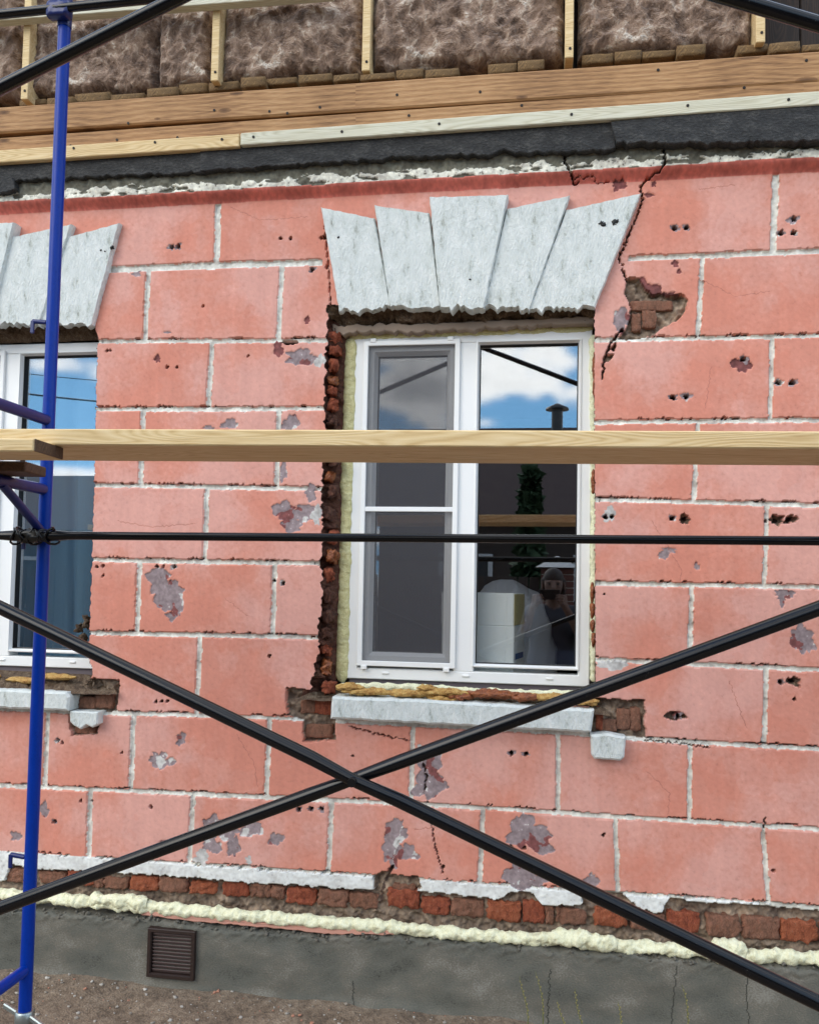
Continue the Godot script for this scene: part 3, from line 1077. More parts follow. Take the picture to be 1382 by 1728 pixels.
func brick_at(x0: float, y0: float, x1: float, y1: float, z: float, depth_: float, mat: String, sd: int, amp := 0.009) -> void:
	var a := W(x0 - 1.0, y0 - 1.0, z)
	var b := W(x1 + 1.0, y1 + 1.0, z)
	var s := Vector3(absf(b.x - a.x), absf(b.y - a.y), depth_)
	put(house, "brick", lump_box(s, amp, sd, Vector3i(9, 6, 2), 60.0, 0.3), M[mat], Vector3((a.x + b.x) * 0.5, (a.y + b.y) * 0.5, z - depth_ * 0.5), Vector3(0, rng.randf_range(-0.05, 0.05), rng.randf_range(-0.03, 0.03)))


func build_house_rest() -> void:
	# window crowns
	var wedges := [
		[[541, 348, 632, 367, 660, 519, 572, 527], 0.024], [[631, 345, 724, 358, 744, 520, 658, 519], 0.033], [[724, 331, 858, 327, 817, 518, 742, 519], 0.048],
		[[855, 351, 962, 328, 893, 524, 815, 518], 0.033], [[955, 353, 1083, 324, 1004, 518, 890, 525], 0.024],
		[[-112, 379, 24, 374, -18, 548, -96, 550], 0.048], [[20, 399, 121, 377, 66, 548, -20, 548], 0.033], [[114, 399, 202, 375, 156, 546, 62, 549], 0.024]]
	for w: Array in wedges:
		put(house, "voussoir", prism(w[0], w[1], -0.006, 0.0024, 0.02, 0.004, 0.01, 0.013), M.white_plaster)
	# old fixing holes in the wedges: flush dark blobs stand in for their shadowed depth
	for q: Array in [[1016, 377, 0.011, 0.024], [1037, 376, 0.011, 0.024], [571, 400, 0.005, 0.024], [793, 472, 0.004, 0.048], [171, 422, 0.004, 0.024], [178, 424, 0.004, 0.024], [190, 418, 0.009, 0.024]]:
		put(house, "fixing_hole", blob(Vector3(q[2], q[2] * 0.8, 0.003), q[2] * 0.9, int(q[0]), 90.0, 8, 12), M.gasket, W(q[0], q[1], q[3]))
	# ledge of pale mortar left under the wedges
	put(house, "mortar_ledge", prism([560, 549, 700, 546, 860, 539, 1002, 533, 1002, 545, 930, 549, 860, 553, 760, 556, 700, 562, 620, 560, 562, 564], -0.045, -0.1, 0.004, 0.012, 0.004), plain("pale_mortar", C(150, 133, 118), 0.9))
	# sills and corbels
	put(house, "window_sill", prism([560, 1176, 700, 1181, 860, 1190, 1003, 1198, 997, 1237, 860, 1230, 700, 1221, 557, 1213], 0.052, -0.07, 0.002, 0.003, 0.008), M.white_plaster)
	put(house, "window_sill", prism([-420, 1150, -100, 1160, 112, 1168, 118, 1176, 115, 1200, -100, 1192, -420, 1178], 0.052, -0.07, 0.002, 0.003, 0.008), M.white_plaster)
	put(house, "corbel", prism([996, 1240, 1024, 1238, 1056, 1244, 1053, 1279, 1046, 1284, 1003, 1281, 998, 1274], 0.045, -0.02, 0.002, 0.002, 0.007), M.white_plaster)
	put(house, "corbel", prism([118, 1200, 166, 1202, 165, 1222, 156, 1228, 146, 1223, 136, 1231, 124, 1224, 118, 1218], 0.04, -0.02, 0.002, 0.004, 0.005), M.white_plaster)
	# bricks laid bare along the foot of the plaster
	var row := [[14, 1466, 52, 1491, 1], [66, 1471, 110, 1494, 1], [116, 1468, 154, 1496, 0], [158, 1477, 172, 1498, 1], [175, 1480, 214, 1502, 1], [219, 1478, 265, 1505, 2], [269, 1480, 315, 1507, 1], [321, 1488, 365, 1510, 2], [376, 1488, 419, 1515, 0], [423, 1491, 455, 1515, 1], [458, 1496, 479, 1518, 1], [483, 1499, 531, 1528, 0], [537, 1502, 586, 1532, 1], [589, 1507, 637, 1534, 1], [655, 1500, 707, 1534, 0], [711, 1514, 758, 1545, 0], [761, 1517, 816, 1549, 1], [821, 1520, 878, 1557, 2], [882, 1520, 918, 1560, 0], [921, 1526, 933, 1561, 1], [938, 1532, 987, 1561, 1], [1002, 1533, 1057, 1566, 2], [1064, 1541, 1120, 1572, 1], [1124, 1537, 1180, 1575, 0], [1193, 1545, 1249, 1584, 1], [1252, 1546, 1316, 1589, 1], [1318, 1553, 1378, 1592, 2], [1383, 1560, 1440, 1598, 1], [1446, 1564, 1500, 1602, 0], [1506, 1570, 1560, 1608, 1], [1566, 1575, 1622, 1612, 2]]
	var kinds := ["brick_red", "brick_pale", "brick_orange"]
	var sd := 100
	for q: Array in row:
		sd += 1
		brick_at(q[0], q[1], q[2], q[3], -0.008 + rng.randf_range(-0.006, 0.006), 0.07, kinds[q[4]], sd)
	# bricks in the broken places beside the windows
	for q: Array in [[1062, 509, 1136, 522, 1], [1066, 530, 1080, 558, 1], [1084, 524, 1106, 552, 1], [508, 1178, 530, 1204, 1], [532, 1178, 562, 1206, 0], [516, 1222, 560, 1246, 1], [1006, 1192, 1016, 1232, 0], [1041, 1196, 1062, 1232, 1], [1064, 1194, 1080, 1234, 1], [1014, 1214, 1040, 1234, 1], [134, 1176, 160, 1196, 1], [162, 1170, 190, 1196, 1], [128, 1226, 160, 1238, 1], [664, 1492, 700, 1504, 1]]:
		sd += 1
		brick_at(q[0], q[1], q[2], q[3], -0.014, 0.05, ["brick_red", "brick_pale"][q[4]], sd, 0.004)
	# torn edges of the window openings
	put(house, "broken_jamb", loft([540, 520, 538, 640, 534, 760, 532, 880, 530, 980, 526, 1080, 508, 1176], -0.006, [586, 560, 583, 660, 580, 760, 577, 880, 574, 980, 571, 1080, 566, 1176], -0.088, 12, 0.006, 0.024, 200), M.jamb_masonry)
	put(house, "broken_soffit", loft([540, 508, 700, 508, 860, 508, 1012, 508], -0.004, [580, 566, 700, 562, 860, 557, 1004, 552], -0.09, 12, 0.006, 0.022, 210), M.soffit_masonry)
	put(house, "broken_soffit", loft([-420, 536, -200, 536, 0, 536, 166, 534], -0.004, [-420, 588, -200, 584, 0, 580, 170, 574], -0.09, 10, 0.008, 0.018, 211), M.soffit_masonry)
	put(house, "broken_jamb", loft([1012, 516, 1012, 700, 1012, 860, 1012, 1000, 1014, 1190], -0.006, [1006, 552, 1003, 700, 1003, 860, 1002, 1000, 1002, 1176], -0.088, 6, 0.008, 0.006, 220), M.soffit_masonry)
	put(house, "broken_jamb", loft([174, 540, 172, 700, 169, 860, 164, 1000, 160, 1160], -0.006, [178, 570, 176, 700, 173, 860, 168, 1000, 164, 1150], -0.088, 6, 0.01, 0.006, 221), M.soffit_masonry)
	put(house, "sill_bed", loft([490, 1180, 700, 1190, 860, 1198, 1030, 1208], 0.03, [566, 1160, 700, 1160, 860, 1166, 1010, 1174], -0.1, 8, 0.008, 0.012, 230), M.soffit_masonry)
	put(house, "sill_bed", loft([-420, 1156, -200, 1162, 0, 1168, 200, 1172], 0.03, [-420, 1118, -200, 1124, 0, 1130, 175, 1140], -0.1, 8, 0.008, 0.012, 231), M.soffit_masonry)
	# broken brick ends standing out of the main window's left jamb
	var y := 560.0
	while y < 1150.0:
		var t := (y - 560.0) / 590.0
		sd += 1
		var hh := rng.randf_range(14.0, 30.0)
		var p := W(lerpf(566.0, 553.0, t) + rng.randf_range(-5, 5), y + hh * 0.5, -0.045)
		var kind: String = ["jamb_masonry", "jamb_masonry", "brick_red", "foam_rust"][rng.randi() % 4]
		put(house, "brick", lump_box(Vector3(0.034, hh * 0.0019, 0.06), 0.012, sd, Vector3i(5, 4, 5), 60.0, 0.6), M[kind], p, Vector3(rng.randf_range(-0.3, 0.3), rng.randf_range(-0.4, 0.4), rng.randf_range(-0.3, 0.3)))
		y += hh + rng.randf_range(2.0, 12.0)
	# the thick wall behind the plaster and the room inside it
	var core := Build.new()
	for q: Array in [[-3.6, -2.56, 0.0, 3.2], [-1.655, -0.74, 0.0, 3.2], [0.19, 2.2, 0.0, 3.2], [-2.56, -1.655, 2.48, 3.2], [-0.74, 0.19, 2.48, 3.2], [-2.56, -1.655, 0.0, 1.08], [-0.74, 0.19, 0.0, 1.08]]:
		core.box(Vector3((q[0] + q[1]) * 0.5, (q[2] + q[3]) * 0.5, -0.3), Vector3(q[1] - q[0], q[3] - q[2], 0.4))
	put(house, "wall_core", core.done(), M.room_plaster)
	var room := Build.new()
	room.box(Vector3(-0.7, 1.7, -4.3), Vector3(6.2, 5.0, 0.2))
	room.box(Vector3(-3.7, 1.7, -2.4), Vector3(0.2, 5.0, 4.0))
	room.box(Vector3(2.3, 1.7, -2.4), Vector3(0.2, 5.0, 4.0))
	room.box(Vector3(-0.7, 0.35, -2.35), Vector3(5.8, 0.2, 3.7))
	room.box(Vector3(-0.7, 3.0, -2.35), Vector3(5.8, 0.2, 3.7))
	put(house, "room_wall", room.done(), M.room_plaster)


# ------------------------------------------------------------------ plinth

func build_plinth() -> void:
	var o := thing("plinth", "grey cement plinth along the foot of the pink wall", "plinth")
	var top := [-300, 1516, 0, 1534, 100, 1540, 250, 1551, 400, 1568, 560, 1580, 690, 1582, 800, 1591, 900, 1597, 1000, 1606, 1200, 1622, 1382, 1637, 1760, 1668]
	var xs := -2.5
	var cols := 346
	var rows := 44
	var nz := noise(90, 2.2, 4)
	var nf := noise(91, 30.0, 3)
	var p := PackedVector3Array()
	var tops := PackedFloat32Array()
	for i in cols:
		var x := xs + 4.1 * i / (cols - 1)
		# height of the top edge at this place along the wall
		var y := 0.24
		for k in range(0, top.size() - 2, 2):
			var a := W(top[k], top[k + 1], 0.035)
			var b := W(top[k + 2], top[k + 3], 0.035)
			if x >= a.x and x <= b.x:
				y = lerpf(a.y, b.y, (x - a.x) / (b.x - a.x))
		tops.append(y + nf.get_noise_2d(x, 3.0) * 0.01 + nf.get_noise_2d(x * 0.3, 8.0) * 0.008)
	for j in rows:
		for i in cols:
			var x := xs + 4.1 * i / (cols - 1)
			var t := float(j) / (rows - 4)
			var v: Vector3
			if j < 3: # ledge going back under the foam
				v = Vector3(x, tops[i] + 0.004 - 0.004 * j, [-0.05, 0.01, 0.03][j] + nf.get_noise_2d(x, j * 2.0) * 0.004)
			else:
				t = float(j - 3) / (rows - 4)
				v = Vector3(x, lerpf(tops[i] - 0.008, -0.12, t), 0.04 + nz.get_noise_2d(x, t * 0.4) * 0.012 + nf.get_noise_2d(x * 0.6, t * 0.24) * 0.0008 + 0.012 * smoothstep(0.12, 0.0, t) * nf.get_noise_2d(x, t * 2.0))
				v.z += 0.03 * smoothstep(0.55, 0.75, t) * (0.5 + nz.get_noise_2d(x * 0.8, 20.0))
			p.append(v)
	var w := 1400
	var h := 200
	var big := noise_bytes(noise(92, 0.012, 4), w, h, w, h)
	var fin := noise_bytes(noise(93, 0.34, 3), w, h, w, h)
	var mixed := blend_bytes(big, fin, 0.58, 1.4)
	# hairline cracks
	for cr: Array in [[1010, 20, 1002, 190], [1085, 10, 1090, 200], [870, 40, 868, 150], [640, 90, 642, 160], [1240, 30, 1246, 180]]:
		for q in 200:
			var t := q / 200.0
			var cx := int(lerpf(cr[0], cr[2], t) + 2.5 * nf.get_noise_2d(t * 0.4, cr[0]))
			var cy := int(lerpf(cr[1], cr[3], t))
			if cy < h and cx < w:
				mixed[cy * w + cx] = 0
	var m := StandardMaterial3D.new()
	m.resource_name = "plinth cement"
	m.albedo_texture = ramp_picture(mixed, Vector2i(w, h), [0.0, 0.12, 0.4, 0.65, 0.9], [C(50, 50, 45), C(84, 84, 77), C(97, 97, 89), C(108, 104, 94), C(132, 130, 121)])
	m.heightmap_enabled = true
	m.heightmap_scale = 0.14
	m.heightmap_texture = grey_picture(blend_bytes(fin, big, 0.7, 1.3), Vector2i(w, h))
	m.roughness = 0.95
	var st := SurfaceTool.new()
	st.begin(Mesh.PRIMITIVE_TRIANGLES)
	st.set_smooth_group(0)
	for j in rows - 1:
		for i in cols - 1:
			for k: Array in [[0, 0], [1, 0], [0, 1], [1, 0], [1, 1], [0, 1]]:
				st.set_uv(Vector2(float(i + k[0]) / (cols - 1), float(j + k[1]) / (rows - 1)))
				st.add_vertex(p[(j + k[1]) * cols + i + k[0]])
	st.generate_normals()
	st.index()
	put(o, "face", st.commit(), m)
	put(o, "core", box_mesh(Vector3(4.1, 0.34, 0.1)), M.concrete, Vector3(-0.45, 0.0, -0.04))
	# crumbled mortar along the top edge
	var lm := [lump_box(Vector3(1, 0.7, 0.8), 0.3, 301, Vector3i(3, 3, 3), 1.2, 0.5), lump_box(Vector3(0.8, 0.8, 1), 0.3, 302, Vector3i(3, 3, 3), 1.2, 0.5)]
	var mm := MultiMesh.new()
	mm.transform_format = MultiMesh.TRANSFORM_3D
	mm.mesh = lm[0]
	mm.instance_count = 420
	for i in 420:
		var k := rng.randi_range(0, cols - 1)
		var s := rng.randf_range(0.004, 0.014)
		mm.set_instance_transform(i, Transform3D(Basis.from_euler(Vector3(rng.randf() * 3, rng.randf() * 3, rng.randf() * 3)).scaled(Vector3(s, s, s)), Vector3(xs + 4.1 * k / (cols - 1) + rng.randf() * 0.01, tops[k] + rng.randf_range(-0.012, 0.006), rng.randf_range(0.01, 0.042))))
	var mi := MultiMeshInstance3D.new()
	mi.name = "mortar_crumbs"
	mi.multimesh = mm
	mi.material_override = M.concrete
	mi.set_meta("kind", "stuff")
	o.add_child(mi)
	# pinkish render showing on the ledge under the foam
	put(o, "pink_ledge", prism([230, 1536, 330, 1546, 450, 1557, 560, 1567, 680, 1571, 670, 1578, 560, 1577, 450, 1566, 330, 1556, 240, 1545], 0.03, -0.02, 0.003, 0.004, 0.003), plain("pink_render", C(206, 152, 134), 0.9))
	# ventilation grille
	var c0 := W(250, 1566, 0.062)
	var c1 := W(327, 1656, 0.062)
	var g := thing("vent_grille", "brown slatted ventilation grille set in the grey plinth", "vent grille", Vector3((c0.x + c1.x) * 0.5, (c0.y + c1.y) * 0.5, 0.05))
	var gw := c1.x - c0.x
	var gh := c0.y - c1.y
	put(g, "frame", ring(gw, gh, [[0.0, -0.03], [0.0, 0.012], [0.002, 0.014], [0.012, 0.014], [0.015, 0.008], [0.015, -0.03]]), M.vent_brown)
	put(g, "backing", box_mesh(Vector3(gw - 0.028, gh - 0.028, 0.01)), M.gasket, Vector3(0, 0, -0.02))
	var slat := box_mesh(Vector3(gw - 0.034, 0.0135, 0.003), 0.0008)
	for i in 11:
		put(g, "slat", slat, M.vent_slat, Vector3(0, gh * 0.5 - 0.024 - i * (gh - 0.046) / 10.0, 0.0), Vector3(0.6, 0, 0))


func ring(w: float, h: float, prof: Array, cx := 0.0, cy := 0.0) -> ArrayMesh:
	# a mitred frame: the profile is [inset from the outer edge, depth]
	var b := Build.new()
	var crn := func(k: int, q: Array) -> Vector3:
		var sx: float = [-1.0, 1.0, 1.0, -1.0][k]
		var sy: float = [-1.0, -1.0, 1.0, 1.0][k]
		return Vector3(cx + sx * (w * 0.5 - q[0]), cy + sy * (h * 0.5 - q[0]), q[1])
	for k in 4:
		var k2 := (k + 1) % 4
		var outdir: Vector3 = [Vector3.DOWN, Vector3.RIGHT, Vector3.UP, Vector3.LEFT][k]
		for i in prof.size() - 1:
			var q0: Array = prof[i]
			var q1: Array = prof[i + 1]
			var dn := Vector2(q1[0] - q0[0], q1[1] - q0[1])
			var out: Vector3 = outdir * dn.y + Vector3.BACK * dn.x
			b.quad(crn.call(k, q0), crn.call(k2, q0), crn.call(k2, q1), crn.call(k, q1), out)
	return b.done()


# ------------------------------------------------------------------ windows

func build_windows() -> void:
	# local axes: x from the frame's outer left edge, y from its foot, z = 0 at the frame's face
	var o := thing("window", "white two-light window with insect screen and cloud reflections, under the full white crown", "window", Vector3(-0.702, 1.118, -0.088), "new white windows of the pink house")
	var W_ := 0.879
	var H_ := 1.288
	put(o, "frame", ring(W_, H_, [[0.0, -0.07], [0.0, -0.003], [0.003, 0.0], [0.036, 0.0], [0.04, -0.006], [0.04, -0.07]], W_ * 0.5, H_ * 0.5), M.frame_white)
	var mx := 0.43
	put(o, "mullion", box_mesh(Vector3(0.074, H_ - 0.078, 0.064), 0.003), M.frame_white, Vector3(mx, H_ * 0.5, -0.033))
	# right light: fixed, with a sloping bead, a black gasket and the pane
	var rx0 := 0.462
	var rx1 := 0.842
	var ry0 := 0.058
	var ry1 := 1.252
	var rw := rx1 - rx0
	var rh := ry1 - ry0
	put(o, "glazing_bead", ring(rw, rh, [[-0.002, -0.004], [0.0, 0.004], [0.004, 0.005], [0.011, -0.012], [0.011, -0.06]], (rx0 + rx1) * 0.5, (ry0 + ry1) * 0.5), M.frame_white)
	put(o, "gasket", ring(rw - 0.02, rh - 0.02, [[0.0, -0.012], [0.004, -0.013], [0.004, -0.04]], (rx0 + rx1) * 0.5, (ry0 + ry1) * 0.5), M.gasket)
	put(o, "pane", box_mesh(Vector3(rw - 0.02, rh - 0.02, 0.005)), M.glass, Vector3((rx0 + rx1) * 0.5, (ry0 + ry1) * 0.5, -0.03))
	# left light: a sash, its pane, and the insect screen hung before it
	var lx0 := 0.046
	var lx1 := 0.394
	var ly0 := 0.056
	var ly1 := 1.254
	var lw := lx1 - lx0
	var lh := ly1 - ly0
	var sash := put(o, "sash", ring(lw, lh, [[0.0, -0.06], [0.0, -0.012], [0.004, -0.009], [0.03, -0.009], [0.043, -0.03], [0.043, -0.07]], (lx0 + lx1) * 0.5, (ly0 + ly1) * 0.5), M.frame_white)
	put(sash, "pane", box_mesh(Vector3(lw - 0.08, lh - 0.08, 0.005)), M.glass, Vector3((lx0 + lx1) * 0.5, (ly0 + ly1) * 0.5, -0.045))
	put(sash, "gasket", ring(lw - 0.082, lh - 0.082, [[0.0, -0.03], [0.003, -0.031], [0.003, -0.05]], (lx0 + lx1) * 0.5, (ly0 + ly1) * 0.5), M.gasket)
	var scr := put(o, "insect_screen", ring(lw + 0.016, lh + 0.014, [[0.0, 0.0], [0.0, 0.010], [0.002, 0.012], [0.017, 0.012], [0.019, 0.010], [0.019, 0.0]], (lx0 + lx1) * 0.5, (ly0 + ly1) * 0.5), M.frame_white)
	put(scr, "netting", box_mesh(Vector3(lw - 0.024, lh - 0.024, 0.0006)), M.netting, Vector3((lx0 + lx1) * 0.5, (ly0 + ly1) * 0.5, 0.005))
	put(scr, "crossbar", box_mesh(Vector3(lw - 0.02, 0.018, 0.009), 0.002), M.frame_white, Vector3((lx0 + lx1) * 0.5, 0.628, 0.0065))
	var clip := box_mesh(Vector3(0.022, 0.016, 0.012), 0.002)
	for q: Array in [[0.075, 1.262], [0.365, 1.262], [0.065, 0.044], [0.37, 0.044]]:
		put(scr, "clip", clip, M.frame_white, Vector3(q[0], q[1], 0.009))
	var drain := box_mesh(Vector3(0.026, 0.008, 0.006), 0.002)
	for x: float in [0.145, 0.44, 0.74]:
		put(o, "drain_cap", drain, M.frame_white, Vector3(x, 0.024, 0.002))
	put(o, "sill_profile", box_mesh(Vector3(W_ - 0.01, 0.03, 0.05), 0.002), M.sub_sill, Vector3(W_ * 0.5, -0.0155, -0.04))
	var o2 := o.duplicate()
	o2.name = numbered("window")
	add_child(o2)
	o2.position.x -= 1.834
	tag(o2, "white window with grey-blue curtain behind the blue scaffold post", "window", "new white windows of the pink house")


# ------------------------------------------------------------------ foam

func bead(px: Array, z: float, r: float, sd: int, lumps := 1.0, flat := 1.0) -> ArrayMesh:
	# sprayed foam: a swollen strip along measured points
	var pts := PackedVector3Array()
	for i in px.size() / 2:
		pts.append(W(px[i * 2], px[i * 2 + 1], z))
	var n1 := noise(sd, 14.0, 2)
	var n2 := noise(sd + 1, 34.0, 3, FastNoiseLite.TYPE_CELLULAR)
	n2.cellular_return_type = FastNoiseLite.RETURN_DISTANCE
	var length := 0.0
	for i in pts.size() - 1:
		length += pts[i].distance_to(pts[i + 1])
	var n := int(length / 0.004)
	var seg := 24
	var p := PackedVector3Array()
	var dir := Vector3.ZERO
	var lens := PackedFloat32Array([0.0])
	for i in pts.size() - 1:
		lens.append(lens[i] + pts[i].distance_to(pts[i + 1]))
	var k := 0
	for i in n + 1:
		var s := length * i / n
		while k < pts.size() - 2 and lens[k + 1] < s:
			k += 1
		var c := pts[k].lerp(pts[k + 1], (s - lens[k]) / maxf(lens[k + 1] - lens[k], 1e-6))
		dir = (pts[k + 1] - pts[k]).normalized()
		var side := dir.cross(Vector3.BACK).normalized()
		var endt := minf(1.0, minf(s, length - s) / (r * 1.5) + 0.15)
		for q in seg + 1:
			var a := TAU * (q % seg) / seg
			var d := side * cos(a) + Vector3.BACK * sin(a) * flat
			var rr := r * sqrt(endt) * (1.0 + 0.55 * lumps * n1.get_noise_2d(s, a * 0.03))
			var v := c + d * rr
			v += d * r * lumps * (0.85 * (0.2 - n2.get_noise_3dv(v)) + 0.25 * n1.get_noise_3dv(v * 3.0))
			p.append(v)
	var b := Build.new(true)
	b.grid(p, seg + 1, n + 1, Vector3(0, 0, 0) + dir.cross(Vector3.BACK))
	return b.done()


func build_foam() -> void:
	var f := thing("foam_strip", "pale yellow bead of sprayed foam along the top of the grey plinth", "foam")
	put(f, "bead", bead([-260, 1492, 0, 1508, 60, 1514, 150, 1521, 250, 1530, 330, 1538, 440, 1547, 560, 1557, 690, 1567, 800, 1578, 900, 1584, 960, 1583, 1000, 1592, 1090, 1599, 1200, 1605, 1228, 1602, 1262, 1613, 1300, 1613, 1382, 1619, 1740, 1646], 0.018, 0.0118, 400, 1.3), M.foam_pale)
	put(f, "bead", bead([155, 1517, 190, 1519, 250, 1526], 0.024, 0.013, 403, 1.5), M.foam_pale)
	put(f, "bead", bead([930, 1580, 985, 1584, 1040, 1594], 0.026, 0.014, 405, 1.4), M.foam_pale)
	put(f, "bead", bead([1196, 1604, 1232, 1602, 1256, 1610], 0.028, 0.017, 407, 1.6), M.foam_pale)
	var w := thing("foam_seal", "yellow foam sealing the gaps round the window under the full white crown", "foam")
	put(w, "side_bead", bead([592, 572, 589, 700, 585, 830, 582, 960, 579, 1080, 577, 1150], -0.09, 0.018, 410, 0.45, 0.6), M.foam_yellow)
	put(w, "side_bead", bead([1001, 566, 1002, 700, 1003, 850, 1002, 1000, 1002, 1150], -0.085, 0.010, 412, 0.7), M.foam_pale)
	put(w, "top_bead", bead([590, 569, 700, 565, 850, 560, 1000, 554], -0.094, 0.010, 414, 0.7, 0.8), M.foam_yellow)
	put(w, "sill_bead", bead([572, 1159, 640, 1159, 700, 1161, 800, 1167, 900, 1171, 1000, 1171], -0.06, 0.008, 416, 1.1), M.foam_pale)
	# sliced foam lying over the sill, its skin browned by the light
	var sd := 430
	for q: Array in [[618, 1167, 40, 9, 0], [690, 1170, 34, 9, 0], [748, 1168, 42, 9, 0], [745, 1179, 24, 9, 0], [775, 1174, 22, 9, 1], [830, 1171, 40, 10, 1], [885, 1176, 26, 9, 1], [935, 1177, 40, 9, 0], [985, 1184, 22, 8, 0], [590, 1160, 22, 8, 0], [720, 1161, 16, 6, 0]]:
		sd += 1
		put(w, "foam_lump", blob(Vector3(q[2] * 0.0023, q[3] * 0.0014, 0.03), 0.014, sd, 42.0, 16, 30), M["foam_rust" if q[4] == 1 else "foam_cut"], W(q[0], q[1], 0.0))
	for q: Array in [[1003, 618, 24], [1003, 654, 18], [1001, 812, 22], [999, 1000, 18], [999, 1030, 14], [1000, 1056, 10], [1001, 1080, 12]]:
		sd += 1
		put(w, "foam_lump", blob(Vector3(0.008, q[2] * 0.0021, 0.012), 0.006, sd, 60.0), M.foam_rust, W(q[0], q[1], -0.03))
	for q: Array in [[139, 1082, 0.03, 0.05], [147, 1050, 0.022, 0.045], [134, 1060, 0.02, 0.03]]:
		sd += 1
		put(house, "mortar_lump", lump_box(Vector3(q[2], q[3], 0.03), 0.012, sd, Vector3i(5, 5, 4), 50.0, 0.6), M.soffit_masonry, W(q[0], q[1], -0.05))
	var w2 := thing("foam_seal", "tan sliced foam on the sill of the window behind the blue scaffold post", "foam")
	for q: Array in [[95, 1142, 40, 6, 0], [40, 1148, 34, 6, 0], [-40, 1140, 50, 7, 0]]:
		sd += 1
		put(w2, "foam_lump", blob(Vector3(q[2] * 0.0022, q[3] * 0.0019, 0.022), 0.01, sd, 30.0), M.foam_cut, W(q[0], q[1], -0.03))


# ------------------------------------------------------------------ the timber storey above

func plank_between(parent: Node, called: String, px: Array, z: float, depth_: float, mat: Material, bev := 0.003) -> MeshInstance3D:
	# px: top left, top right, bottom right, bottom left of the face at depth z; the plank is straight between its ends
	var a := (W(px[0], px[1], z) + W(px[6], px[7], z)) * 0.5
	var b := (W(px[2], px[3], z) + W(px[4], px[5], z)) * 0.5
	var h := (W(px[0], px[1], z).distance_to(W(px[6], px[7], z)) + W(px[2], px[3], z).distance_to(W(px[4], px[5], z))) * 0.5
	var d := b - a
	var o := put(parent, called, box_mesh(Vector3(d.length(), h, depth_), bev), mat, (a + b) * 0.5 - Vector3(0, 0, depth_ * 0.5))
	o.rotation.z = atan2(d.y, d.x)
	return o


